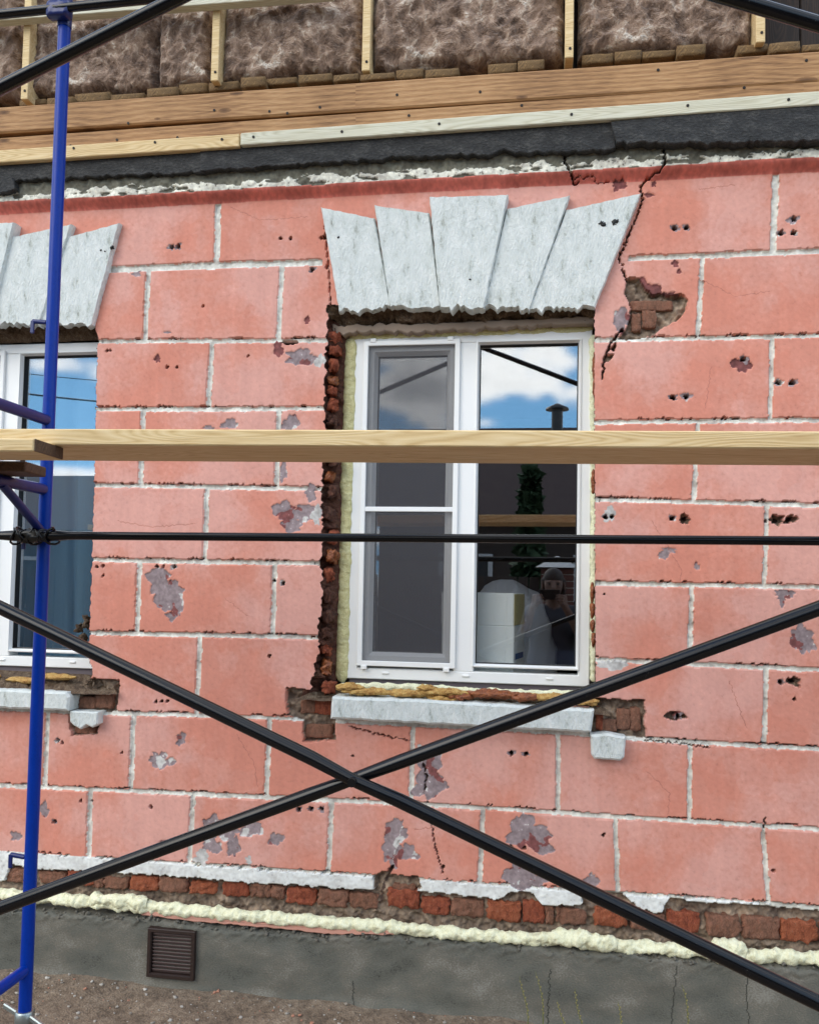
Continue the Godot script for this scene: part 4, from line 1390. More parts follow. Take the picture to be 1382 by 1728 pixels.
func build_upper_wall() -> void:
	# the sill beam: an old timber, cracked along its length
	var w := 1400
	var h := 128
	var n1 := noise(500, 0.02, 3)
	var n2 := noise(501, 0.5, 3)
	var by := PackedByteArray()
	by.resize(w * h)
	var knots := []
	for i in 16:
		knots.append(Vector3(rng.randf_range(0, w), rng.randf_range(8, h - 8), rng.randf_range(2.5, 10.0)))
	for y in h:
		for x in w:
			var yy := y + 5.0 * n1.get_noise_2d(x * 0.25, y * 0.6)
			var dark := 0.0
			for kn: Vector3 in knots:
				var dx := x - kn.x
				if absf(dx) < 60.0:
					var dy := y - kn.y
					var d := sqrt(dx * dx * 0.45 + dy * dy)
					yy += signf(dy) * kn.z * 1.5 * exp(-d * d / (kn.z * kn.z * 12.0))
					if d < kn.z:
						dark = maxf(dark, 0.75 * (1.0 - d / kn.z * 0.5))
			var g := 0.5 + 0.5 * sin(yy * 0.55 + 3.0 * n1.get_noise_2d(x * 0.1, yy * 0.5 + 200.0))
			var f := n2.get_noise_2d(x * 0.06, y * 1.3)
			by[y * w + x] = clampi(int((0.42 + 0.22 * g + 0.3 * f + 0.25 * n1.get_noise_2d(x * 0.3, 50.0)) * (1.0 - dark) * 255.0), 0, 255)
	var bm := StandardMaterial3D.new()
	bm.resource_name = "old beam"
	bm.albedo_texture = ramp_picture(by, Vector2i(w, h), [0.0, 0.3, 0.6, 0.9], [C(58, 36, 22), C(132, 96, 62), C(170, 129, 87), C(192, 154, 112)])
	bm.heightmap_enabled = true
	bm.heightmap_scale = 0.12
	bm.heightmap_texture = grey_picture(by, Vector2i(w, h))
	bm.roughness = 0.8
	bm.uv1_triplanar = true
	bm.uv1_triplanar_sharpness = 6.0
	bm.uv1_scale = Vector3(0.25, 5.2, 5.2)
	var nail := CylinderMesh.new()
	nail.top_radius = 0.005
	nail.bottom_radius = 0.005
	nail.height = 0.003
	nail.radial_segments = 10
	nail.rings = 1
	var upper := thing("timber_beam", "thick brown timber beam with knots, upper of the two above the white cornice", "timber beam")
	plank_between(upper, "beam_face", [-300, 198, 1720, 66, 1720, 112, -300, 246], 0.03, 0.2, bm, 0.006)
	for q: Array in [[217, 208], [362, 186], [455, 188], [485, 191], [540, 181], [1110, 118], [1360, 102], [810, 155], [670, 160]]:
		put(upper, "nail", nail, M.nail, W(q[0], q[1], 0.031), Vector3(PI / 2, 0, 0))
	var lower := thing("timber_beam", "narrow brown timber directly above the pale battens", "timber beam")
	plank_between(lower, "beam_face", [-300, 250, 1720, 115, 1720, 150, -300, 290], 0.026, 0.18, bm, 0.006)
	for q: Array in [[120, 246], [198, 236], [300, 232], [690, 195], [880, 178], [1255, 148]]:
		put(lower, "nail", nail, M.nail, W(q[0], q[1], 0.027), Vector3(PI / 2, 0, 0))
	# battens nailed along the foot of the beams
	var b1 := thing("batten", "yellow pine batten along the foot of the beams, ending at the pale one", "batten", Vector3.ZERO, "battens over the roofing felt")
	plank_between(b1, "lath", [-300, 274, 404, 225, 404, 247, -300, 294], 0.075, 0.05, M.pine, 0.003)
	for q: Array in [[125, 250], [262, 240], [375, 235]]:
		put(b1, "nail", nail, M.nail, W(q[0], q[1], 0.076), Vector3(PI / 2, 0, 0))
	var b2 := thing("batten", "pale greenish batten along the foot of the beams, over the window crown", "batten", Vector3.ZERO, "battens over the roofing felt")
	plank_between(b2, "lath", [406, 223, 1720, 130, 1720, 151, 406, 246], 0.078, 0.052, M.pine_pale, 0.003)
	for q: Array in [[428, 231], [577, 222], [741, 209], [964, 193], [1160, 178], [1330, 168]]:
		put(b2, "nail", nail, M.nail, W(q[0], q[1], 0.079), Vector3(PI / 2, 0, 0))
	# strips of roofing felt laid over the cornice
	var felt := thing("roofing_felt", "black roofing felt strips lying on the cornice under the battens", "roofing felt")
	put(felt, "strip", prism([-300, 280, 60, 262, 345, 240, 345, 290, 200, 296, 60, 303, -300, 322], 0.052, 0.0, 0.003, 0.009, 0.003), M.felt)
	put(felt, "strip", prism([338, 240, 700, 220, 1040, 200, 1038, 251, 940, 256, 870, 258, 850, 251, 830, 260, 690, 264, 520, 276, 338, 288], 0.058, 0.0, 0.002, 0.009, 0.003), M.felt)
	put(felt, "strip", prism([1030, 205, 1200, 188, 1720, 154, 1720, 222, 1382, 237, 1200, 240, 1040, 241], 0.072, 0.0, 0.002, 0.009, 0.003), M.felt)
	put(felt, "strip", prism([-300, 312, 0, 296, 22, 300, 26, 318, 10, 324, -300, 336], 0.06, 0.0, 0.004, 0.006, 0.003), M.felt)
	# ends of the floor boards between beam and wool
	var deck := thing("floor_boards", "sawn ochre board ends peeping out between beam and mineral wool", "floor boards")
	var x := -280.0
	while x < 1720.0:
		var wd := rng.randf_range(44.0, 62.0)
		var yb := lerpf(178.0, 79.0, x / 1382.0) + 4.0 * sin(x * 0.01)
		var hh := rng.randf_range(5.0, 13.0)
		var z := rng.randf_range(-0.03, 0.018)
		var a := W(x, yb, z)
		var b := W(x + wd - rng.randf_range(1.0, 5.0), yb - hh - wd * 0.072, z)
		if rng.randf() > 0.1:
			put(deck, "plank", lump_box(Vector3(b.x - a.x, b.y - a.y + 0.01, 0.14), 0.0016, int(x) + 900, Vector3i(4, 3, 3), 40.0, 0.03), M.plank_end, Vector3((a.x + b.x) * 0.5, (a.y + b.y) * 0.5, z - 0.07))
		x += wd
	# wall behind: dark boards
	var back := thing("board_wall", "dark boards of the timber storey showing in the gap beyond the last stud", "wall")
	put(back, "sheathing", box_mesh(Vector3(5.8, 1.0, 0.3)), M.dark_board, Vector3(-0.7, 3.72, -0.33))
	var bd := box_mesh(Vector3(0.145, 0.9, 0.03), 0.003)
	for i in 29:
		put(back, "board", bd, M.dark_board, Vector3(-2.62 + i * 0.15, 3.78, -0.155))
	# studs
	var studs := [[41, 168, "pale stud half hidden by the black brace beside the blue post", -300], [362, 137, "pale stud between the creased wool slab and the tufted one", -300], [617, 120, "pale stud above the keystone between two wool slabs", -300], [960, 98, "pale stud with a nail beside the tilted wool slab", -300], [1283, 72, "short pale stud behind the black brace at the dark gap", -300]]
	for q: Array in studs:
		var foot := W(q[0], q[1], 0.02)
		var o := thing("stud", q[2], "stud", Vector3(foot.x, foot.y, 0.0), "studs between the wool slabs")
		put(o, "lath", box_mesh(Vector3(0.03, 0.9, 0.11), 0.002), M.pine, Vector3(0, 0.452, -0.035))
		put(o, "nail", nail, M.nail, Vector3(0.003, 0.035, 0.021), Vector3(PI / 2, 0, 0))
	var rail := thing("batten", "pale batten laid across the wool above the black rail", "batten", Vector3.ZERO)
	plank_between(rail, "lath", [-300, 42, 560, -26, 560, -10, -300, 58], 0.062, 0.04, M.pine_pale, 0.002)
	# mineral wool slabs
	var wools := [[-220, 34, 162, 160, "wool slab beyond the first stud, cut by the picture's edge"], [48, 262, 160, 146, "brown wool slab behind the blue scaffold post"], [263, 355, 146, 137, "narrow creased wool slab against the second stud"], [370, 611, 136, 116, "brown wool slab with white tufts over the outer wedge of the window crown"], [625, 953, 116, 96, "widest brown wool slab, directly above the keystone"], [975, 1276, 88, 74, "tilted wool slab beside the dark gap"]]
	var sd := 520
	for q: Array in wools:
		sd += 1
		var a := W(q[0], q[2], -0.02)
		var b := W(q[1], q[3], -0.02)
		var ob := thing("wool_slab", q[4], "mineral wool", Vector3(a.x, (a.y + b.y) * 0.5, -0.02), "mineral wool slabs between the studs")
		var ww := b.x - a.x - 0.006
		var hh := 0.62
		var nc := int(ww / 0.007) + 2
		var nr := int(hh / 0.007)
		var n3 := noise(sd, 7.0, 5)
		var n4 := noise(sd + 40, 2.2, 3)
		n3.fractal_type = FastNoiseLite.FRACTAL_RIDGED
		n3.domain_warp_enabled = true
		n3.domain_warp_amplitude = 0.12
		n3.domain_warp_frequency = 5.0
		var p := PackedVector3Array()
		for j in nr:
			for i in nc:
				var u := float(i) / (nc - 1)
				var v := float(j) / (nr - 1)
				var px := u * ww
				var py := v * hh
				var e := minf(minf(px, ww - px), py)
				var zz := 0.017 * (n3.get_noise_2d(px + sd, py)) + 0.024 * n4.get_noise_2d(px, py + sd) - 0.05 * pow(1.0 - clampf(e / 0.035, 0.0, 1.0), 2.0)
				var low := 0.016 * n4.get_noise_2d(px * 3.0, sd * 2.0) * (1.0 - v)
				var sl := (b.y - a.y) * (u - 0.5)
				p.append(Vector3(px + 0.006 * n4.get_noise_2d(py * 5.0, i * 0.001 + 5.0), py + low + sl, zz))
		var bb := Build.new(true)
		bb.grid(p, nc, nr, Vector3.BACK)
		# returns along the sides and foot give the slab its thickness
		var sides := PackedVector3Array()
		for i in nc:
			sides.append(p[i])
		for i in nc:
			sides.append(p[i] + Vector3(0, 0.006, -0.1))
		bb.grid(sides, nc, 2, Vector3.DOWN)
		for e: int in [0, nc - 1]:
			var sd2 := PackedVector3Array()
			for j in nr:
				sd2.append(p[j * nc + e])
			for j in nr:
				sd2.append(p[j * nc + e] + Vector3(0, 0, -0.1))
			bb.grid(sd2, nr, 2, Vector3.LEFT if e == 0 else Vector3.RIGHT)
		put(ob, "slab", bb.done(), M.wool)


# ------------------------------------------------------------------ scaffold

const POST_X := -1.475
const REAR_Z := 0.65
const FRONT_Z := 1.45

func build_scaffold() -> void:
	var f := thing("scaffold", "blue tubular scaffold standing frame with crossbars and a screw foot", "scaffold", Vector3(POST_X, 0, REAR_Z))
	var dz := FRONT_Z - REAR_Z
	for z: float in [0.0, dz]:
		var post := bar_between(f, "post", Vector3(0, 0.2, z), Vector3(0, 3.17, z), 0.0186, M.blue_paint, 24)
		bar_between(post, "sleeve", Vector3(0, 3.17, z), Vector3(0, 4.6, z), 0.021, M.blue_dark, 20)
		# adjustable foot: nut with wings, thread, plate
		var jack := Build.new(true)
		jack.tube(PackedVector3Array([Vector3(0, 0.012, z), Vector3(0, 0.24, z)]), PackedFloat32Array([0.016]), 16)
		for k in 22:
			var y := 0.02 + k * 0.0085
			jack.tube(PackedVector3Array([Vector3(0, y, z), Vector3(0, y + 0.002, z), Vector3(0, y + 0.0045, z)]), PackedFloat32Array([0.016, 0.0185, 0.016]), 14, false)
		var j := put(f, "jack_screw", jack.done(), M.zinc)
		var nut := Build.new(true)
		nut.tube(PackedVector3Array([Vector3(0, 0.158, z), Vector3(0, 0.162, z), Vector3(0, 0.196, z), Vector3(0, 0.2, z)]), PackedFloat32Array([0.024, 0.027, 0.027, 0.024]), 20)
		nut.st.set_smooth_group(-1)
		nut.box(Vector3(0.055, 0.178, z + 0.02), Vector3(0.07, 0.016, 0.012), 0.003, Basis.from_euler(Vector3(0, -0.35, -0.2)))
		nut.box(Vector3(-0.055, 0.186, z - 0.02), Vector3(0.07, 0.016, 0.012), 0.003, Basis.from_euler(Vector3(0, -0.35, -0.15)))
		put(j, "wing_nut", nut.done(), M.zinc)
		put(j, "foot_plate", box_mesh(Vector3(0.12, 0.008, 0.12), 0.002), M.zinc, Vector3(0, 0.012, z))
	for y: float in [0.318, 1.732, 1.942]:
		bar_between(f, "crossbar", Vector3(0, y, 0.015), Vector3(0, y, dz - 0.015), 0.0165, M.blue_dark if y > 1.0 else M.blue_paint, 18)
	bar_between(f, "brace", Vector3(0, 1.605, 0.012), Vector3(0, 1.722, 0.21), 0.0125, M.blue_dark, 14)
	bar_between(f, "brace", Vector3(0, 1.605, dz - 0.012), Vector3(0, 1.722, dz - 0.21), 0.0125, M.blue_dark, 14)
	# studs with drop catches for the braces
	for q: Array in [[2.245, 0.0, -1], [0.64, 0.0, -1], [1.585, 0.0, -1], [2.3, dz, 1], [0.64, dz, 1], [1.57, dz, 1]]:
		var pin := Build.new(true)
		var at := Vector3(-0.02, q[0], q[1])
		pin.tube(PackedVector3Array([at, at + Vector3(-0.045, 0.004, 0)]), PackedFloat32Array([0.007]), 10)
		pin.st.set_smooth_group(-1)
		pin.box(at + Vector3(-0.044, -0.014, 0.003), Vector3(0.012, 0.04, 0.008), 0.002)
		put(f, "brace_pin", pin.done(), M.blue_dark)
	var f2 := f.duplicate()
	f2.name = numbered("scaffold")
	add_child(f2)
	f2.position.x = 0.815
	tag(f2, "blue tubular scaffold standing frame just beyond the edge with the rail's far end", "scaffold", "blue scaffold frames")
	f.set_meta("group", "blue scaffold frames")
	# crossed braces of the near side; each pair is pinned at its middle
	var mid := Vector3(-0.332, 1.104, FRONT_Z)
	var half := 1.145
	var rise := 0.47
	var xb := thing("cross_brace", "black crossed scaffold braces bolted together below the window", "scaffold brace", mid, "black cross braces of the scaffold")
	for s: float in [-1.0, 1.0]:
		var br := Build.new(true)
		var e := Vector3(half, s * rise, 0)
		var dz2 := 0.0 if s < 0.0 else -0.014
		var bend := e.normalized()
		br.tube(PackedVector3Array([-e + Vector3(0, 0, dz2), -bend * 0.09 + Vector3(0, 0, dz2), Vector3(0, 0, s * -0.012), bend * 0.09 + Vector3(0, 0, dz2), e + Vector3(0, 0, dz2)]), PackedFloat32Array([0.0134, 0.0134, 0.0115, 0.0134, 0.0134]), 20)
		put(xb, "tube", br.done(), M.black_paint)
	var bolt := CylinderMesh.new()
	bolt.top_radius = 0.008
	bolt.bottom_radius = 0.0095
	bolt.height = 0.05
	bolt.radial_segments = 12
	put(xb, "bolt", bolt, M.iron, Vector3(0, 0, 0.008), Vector3(PI / 2, 0, 0))
	var xu := xb.duplicate()
	xu.name = numbered("cross_brace")
	add_child(xu)
	xu.position = Vector3(-0.332, 2.805, FRONT_Z)
	tag(xu, "upper crossed black scaffold braces, crossing out of view above the wool", "scaffold brace", "black cross braces of the scaffold")
	# rails along the wall side
	var r1 := thing("guard_rail", "black horizontal rail crossing the window below the plank", "scaffold rail", Vector3(POST_X, 1.59, REAR_Z), "black rails of the scaffold")
	var rb := Build.new(true)
	rb.tube(PackedVector3Array([Vector3(-0.6, -0.002, 0.035), Vector3(-0.13, 0, 0.035), Vector3(-0.07, 0, 0.036), Vector3(0.05, 0.001, 0.036), Vector3(0.12, 0.002, 0.035), Vector3(2.6, 0.01, 0.035)]), PackedFloat32Array([0.0122, 0.0122, 0.0165, 0.0165, 0.0122, 0.0122]), 18)
	put(r1, "tube", rb.done(), M.black_paint)
	var r2 := thing("guard_rail", "black horizontal rail clamped to the blue post in front of the wool", "scaffold rail", Vector3(POST_X, 3.205, REAR_Z), "black rails of the scaffold")
	bar_between(r2, "tube", Vector3(-0.6, -0.004, 0.036), Vector3(2.6, 0.03, 0.036), 0.0135, M.black_paint)
	put(r2, "clamp", lump_box(Vector3(0.075, 0.05, 0.04), 0.004, 77, Vector3i(5, 4, 4), 60.0, 0.5), M.blue_dark, Vector3(0.0, 0.0, 0.03))
	# wire lashing the lower rail to the post
	var tie := thing("wire_tie", "twisted black wire and film lashing the rail to the blue post", "wire tie", Vector3(POST_X, 1.59, REAR_Z))
	var path := PackedVector3Array()
	for i in 90:
		var t := i / 89.0
		var a := t * TAU * 7.0
		path.append(Vector3(lerpf(-0.075, 0.06, t) + 0.01 * sin(a * 1.7), cos(a) * (0.022 + 0.004 * sin(a * 0.37)), 0.035 + sin(a) * 0.022))
	var tb := Build.new(true)
	tb.tube(path, PackedFloat32Array([0.0035]), 8)
	put(tie, "wire", tb.done(), M.black_paint)
	put(tie, "wrap", blob(Vector3(0.062, 0.019, 0.02), 0.012, 88, 60.0, 12, 24), M.phone_black, Vector3(-0.01, 0, 0.038))
	# planks
	var p1 := put(self, "scaffold_plank", box_mesh(Vector3(3.6, 0.038, 0.255), 0.003), M.pine, Vector3(0.15, 1.797, 0.957), Vector3(0, 0.067, 0))
	tag(p1, "long pale pine scaffold plank crossing both windows above the black rail", "plank", "scaffold planks")
	var p2 := thing("scaffold_plank", "plank with a dark sawn end, lower than the long plank and against its front edge", "plank", Vector3(-1.83, 1.763, 1.24), "scaffold planks")
	p2.rotation.y = 0.067
	put(p2, "board", box_mesh(Vector3(1.4, 0.03, 0.13), 0.003), M.pine, Vector3.ZERO)
	put(p2, "end_grain", box_mesh(Vector3(0.003, 0.028, 0.127), 0.0008), M.pine_dark, Vector3(0.7016, 0, 0))
	var p3 := put(self, "bearer", box_mesh(Vector3(0.36, 0.028, 0.12), 0.003), M.pine_dark, Vector3(-1.55, 1.763, 0.885), Vector3(0, 0.1, 0))
	tag(p3, "short dark wooden bearer lying on the blue crossbar under the long plank", "bearer")


# ------------------------------------------------------------------ what stands behind the panes

func build_interior() -> void:
	var lower := thing("carton", "lower of two white cartons behind the right-hand pane", "carton", Vector3(-0.212, 1.09, -0.26), "white cartons inside the window")
	lower.rotation.y = -0.2
	put(lower, "body", box_mesh(Vector3(0.28, 0.232, 0.17), 0.003), M.cardboard_white, Vector3(0, 0.116, 0))
	put(lower, "print", box_mesh(Vector3(0.001, 0.022, 0.13)), M.blue_mark, Vector3(0.1412, 0.12, 0.0))
	var upper := thing("carton", "upper of two white cartons behind the pane, with a yellowish side", "carton", Vector3(-0.214, 1.323, -0.26), "white cartons inside the window")
	upper.rotation.y = -0.2
	put(upper, "body", box_mesh(Vector3(0.28, 0.122, 0.17), 0.003), M.cardboard_white, Vector3(0, 0.06, 0))
	put(upper, "side", box_mesh(Vector3(0.002, 0.115, 0.166), 0.0005), M.cardboard_yellow, Vector3(0.1415, 0.06, 0))
	var film := thing("film_bundle", "dome of clear wrapping film behind the white cartons", "film")
	put(film, "wrapping", blob(Vector3(0.2, 0.33, 0.16), 0.03, 610, 9.0, 20, 32), M.film, Vector3(-0.13, 1.17, -0.52))
	put(film, "bundle", blob(Vector3(0.17, 0.29, 0.12), 0.02, 611, 7.0, 16, 26), M.cap_grey, Vector3(-0.13, 1.14, -0.54))
	var sill := thing("inner_sill", "board under the cartons inside the window", "sill")
	put(sill, "board", box_mesh(Vector3(0.93, 0.03, 0.5), 0.004), M.pine_pale, Vector3(-0.27, 1.072, -0.42))
	# curtain of the left window
	var cu := thing("curtain", "grey-blue curtain hanging in folds behind the left window", "curtain")
	var p := PackedVector3Array()
	var n := 120
	for j in 2 + 18:
		var v := j / 19.0
		for i in n:
			var u := float(i) / (n - 1)
			var fold := 0.010 * sin(u * 34.0 + 1.2 * sin(v * 2.0)) + 0.03 * exp(-pow((u - 0.66 - 0.05 * v) / 0.02, 2.0)) * -1.0 + 0.012 * sin(u * 13.0)
			p.append(Vector3(lerpf(-2.5, -1.66, u) + 0.03 * v * u, lerpf(2.42, 1.1, v), -0.24 + fold * (0.5 + 0.5 * v)))
	var b := Build.new(true)
	b.grid(p, n, 20, Vector3.BACK)
	M.curtain.backlight_enabled = true
	M.curtain.backlight = Color(0.25, 0.3, 0.33)
	put(cu, "cloth", b.done(), M.curtain)


# ------------------------------------------------------------------ the far side of the yard, seen in the panes

func build_opposite() -> void:
	# fence of brown boards between brick piers
	var zf := 7.0
	var bricks := box_mesh(Vector3(0.38, 0.068, 0.38), 0.006)
	var xs := [-7.4, -4.8, -2.3, 0.2, 2.7, 5.2]
	var where := ["at the low house's end of the yard fence", "before the round green tree", "beside the narrow thuja", "mirrored above the photographer's head", "beyond the mirrored photographer", "at the shed's end of the yard fence"]
	for i in xs.size():
		var pr := thing("gate_pier", "brick pier with a pale pyramid cap, " + where[i], "pier", Vector3(xs[i], 0, zf), "brick piers of the yard fence")
		for k in 22:
			put(pr, "brick", bricks, M.brick_dark, Vector3(0, 0.04 + k * 0.078, 0))
		put(pr, "joint_core", box_mesh(Vector3(0.36, 1.71, 0.36)), M.concrete, Vector3(0, 0.855, 0))
		var cap := CylinderMesh.new()
		cap.top_radius = 0.02
		cap.bottom_radius = 0.36
		cap.height = 0.14
		cap.radial_segments = 4
		cap.rings = 1
		put(pr, "cap", cap, M.cap_grey, Vector3(0, 1.79, 0), Vector3(0, PI / 4, 0))
	var bd := box_mesh(Vector3(0.118, 1.55, 0.022), 0.003)
	for i in xs.size() - 1:
		var fn := thing("board_fence", "dark brown board fence panel, %s" % ["by the low house", "before the round green tree", "behind the thuja", "mirrored behind the photographer", "by the dark timber shed"][i], "fence", Vector3((xs[i] + xs[i + 1]) * 0.5, 0, zf), "fence panels between the piers")
		var gap: float = xs[i + 1] - xs[i] - 0.4
		var nb := int(gap / 0.13)
		for k in nb:
			put(fn, "plank", bd, M.dark_board, Vector3((k - (nb - 1) * 0.5) * gap / nb, 0.83, 0))
		for y: float in [0.35, 1.3]:
			put(fn, "rail", box_mesh(Vector3(gap, 0.06, 0.04), 0.004), M.dark_board, Vector3(0, y, 0.04))
	# houses across the yard
	yard_house("brown timber house with a capped black flue on its red roof", Vector3(1.2, 0, 17), 9.0, 3.0, 5.3, M.dark_board, 0.35)
	yard_house("low brown house with a red roof beside the utility pole", Vector3(-9.6, 0, 18), 8.0, 2.7, 4.3, M.dark_board, -9.0)
	yard_house("dark timber shed behind the dark round tree", Vector3(11.5, 0, 16), 7.0, 2.6, 4.2, M.dark_board, -9.0)
	# trees
	leaf_tree("thuja", "narrow dark thuja before the brown house", Vector3(-0.15, 0, 9.2), 3.1, 0.3, M.leaf_dark, true)
	leaf_tree("garden_tree", "round light green tree beyond the fence", Vector3(-5.6, 0, 14), 3.9, 1.4, M.leaf_mid, false)
	leaf_tree("garden_tree", "dark round tree beyond the fence, by the shed", Vector3(7.0, 0, 12), 4.2, 1.5, M.leaf_dark, false)
	# overhead wires
	var heights := [5.3, 5.6, 6.3]
	var names := ["lowest, thick overhead cable over the yard", "thin overhead wire in the middle of the three", "topmost overhead wire over the yard"]
	for k in 3:
		var pt := PackedVector3Array()
		for i in 25:
			var t := i / 24.0
			pt.append(Vector3(lerpf(-15.0, -4.2, t), heights[k] + 0.5 * pow(t * 2.0 - 1.0, 2.0) - (0.7 - k * 0.2) * t, lerpf(9.0, 13.5, t) + k * 0.1))
		var wb := Build.new(true)
		wb.tube(pt, PackedFloat32Array([0.018 if k == 0 else 0.008]), 8)
		var o := put(self, "overhead_wire", wb.done(), M.phone_black)
		tag(o, names[k], "wire", "overhead wires across the yard")
	for q: Array in [[-15.0, 9.1, "far end of the wires by the low house"], [-4.2, 13.6, "near end of the wires behind the board fence"]]:
		var po := thing("utility_pole", "wooden utility pole at the " + q[2], "pole", Vector3(q[0], 0, q[1]), "poles of the overhead wires")
		bar_between(po, "pole", Vector3.ZERO, Vector3(0, 6.6, 0), 0.11, M.bark)
		put(po, "crossarm", box_mesh(Vector3(0.1, 0.1, 1.2), 0.01), M.bark, Vector3(0, 6.0, 0))


func yard_house(label: String, at: Vector3, wid: float, eave: float, ridge: float, wallm: Material, flue_x: float) -> void:
	var o := thing("yard_house", label, "house", at)
	var d := 6.0
	var b := Build.new()
	b.box(Vector3(0, eave * 0.5, 0), Vector3(wid, eave, d))
	put(o, "wall", b.done(), wallm)
	var r := Build.new()
	var x := wid * 0.5 + 0.35
	var z := d * 0.5 + 0.4
	var A := [Vector3(-x, eave - 0.1, -z), Vector3(x, eave - 0.1, -z), Vector3(x, eave - 0.1, z), Vector3(-x, eave - 0.1, z), Vector3(-x, ridge, 0), Vector3(x, ridge, 0)]
	r.quad(A[0], A[1], A[5], A[4], Vector3(0, 1, -1))
	r.quad(A[3], A[2], A[5], A[4], Vector3(0, 1, 1))
	r.tri(A[0], A[3], A[4], Vector3.LEFT)
	r.tri(A[1], A[2], A[5], Vector3.RIGHT)
	r.quad(A[0], A[1], A[2], A[3], Vector3.DOWN)
	var roof := put(o, "roof", r.done(), M.roof_red)
	if flue_x > -5.0:
		var fx := flue_x - at.x
		var ch := Build.new(true)
		ch.tube(PackedVector3Array([Vector3(fx, ridge - 0.6, -0.5), Vector3(fx, ridge + 0.3, -0.5)]), PackedFloat32Array([0.13]), 16)
		ch.tube(PackedVector3Array([Vector3(fx, ridge + 0.32, -0.5), Vector3(fx, ridge + 0.36, -0.5), Vector3(fx, ridge + 0.47, -0.5)]), PackedFloat32Array([0.27, 0.26, 0.03]), 16)
		put(roof, "flue", ch.done(), M.phone_black)
	for k: float in [-0.3, 0.0, 0.3]:
		var wn := put(o, "window", ring(1.1, 1.2, [[0.0, -0.05], [0.0, 0.03], [0.09, 0.03], [0.09, -0.03]]), M.cap_grey, Vector3(k * wid, eave * 0.52, -d * 0.5 - 0.03), Vector3(0, PI, 0))
		put(wn, "pane", box_mesh(Vector3(0.95, 1.05, 0.02)), M.gasket, Vector3(0, 0, -0.01))


func leaf_tree(called: String, label: String, at: Vector3, height: float, rad: float, mat: Material, column: bool) -> void:
	var o := thing(called, label, "tree", at)
	var t := Build.new(true)
	t.tube(PackedVector3Array([Vector3.ZERO, Vector3(0.03, height * 0.4, 0.02), Vector3(0, height * 0.8, 0)]), PackedFloat32Array([0.11, 0.08, 0.03]), 10)
	put(o, "trunk", t.done(), M.bark)
	var b := Build.new()
	var r := RandomNumberGenerator.new()
	r.seed = int(at.x * 10.0) + 99
	var n := 2600
	var clumps := []
	for i in 26:
		clumps.append(Vector3(r.randfn() * 0.45, r.randf(), r.randfn() * 0.45))
	for i in n:
		var c: Vector3
		if column:
			var v := pow(r.randf(), 1.2)
			var a := r.randf() * TAU
			var rr := rad * (1.0 - v * 0.85) * (0.6 + 0.5 * r.randf())
			c = Vector3(cos(a) * rr, 0.1 + v * height, sin(a) * rr)
		else:
			var q: Vector3 = clumps[r.randi() % clumps.size()]
			c = Vector3(q.x * rad, height * 0.42 + q.y * height * 0.55, q.z * rad) + Vector3(r.randfn(), r.randfn(), r.randfn()) * rad * 0.2
		var s := 0.06 + r.randf() * 0.07
		var bas := Basis.from_euler(Vector3(r.randf() * TAU, r.randf() * TAU, r.randf() * TAU))
		b.tri(c + bas * Vector3(-s, 0, 0), c + bas * Vector3(s, 0.02, 0), c + bas * Vector3(0, s * 1.6, 0.01), bas * Vector3(0, 0, -1))
	put(o, "crown", b.done(), mat)


# ------------------------------------------------------------------ the photographer, seen in the pane

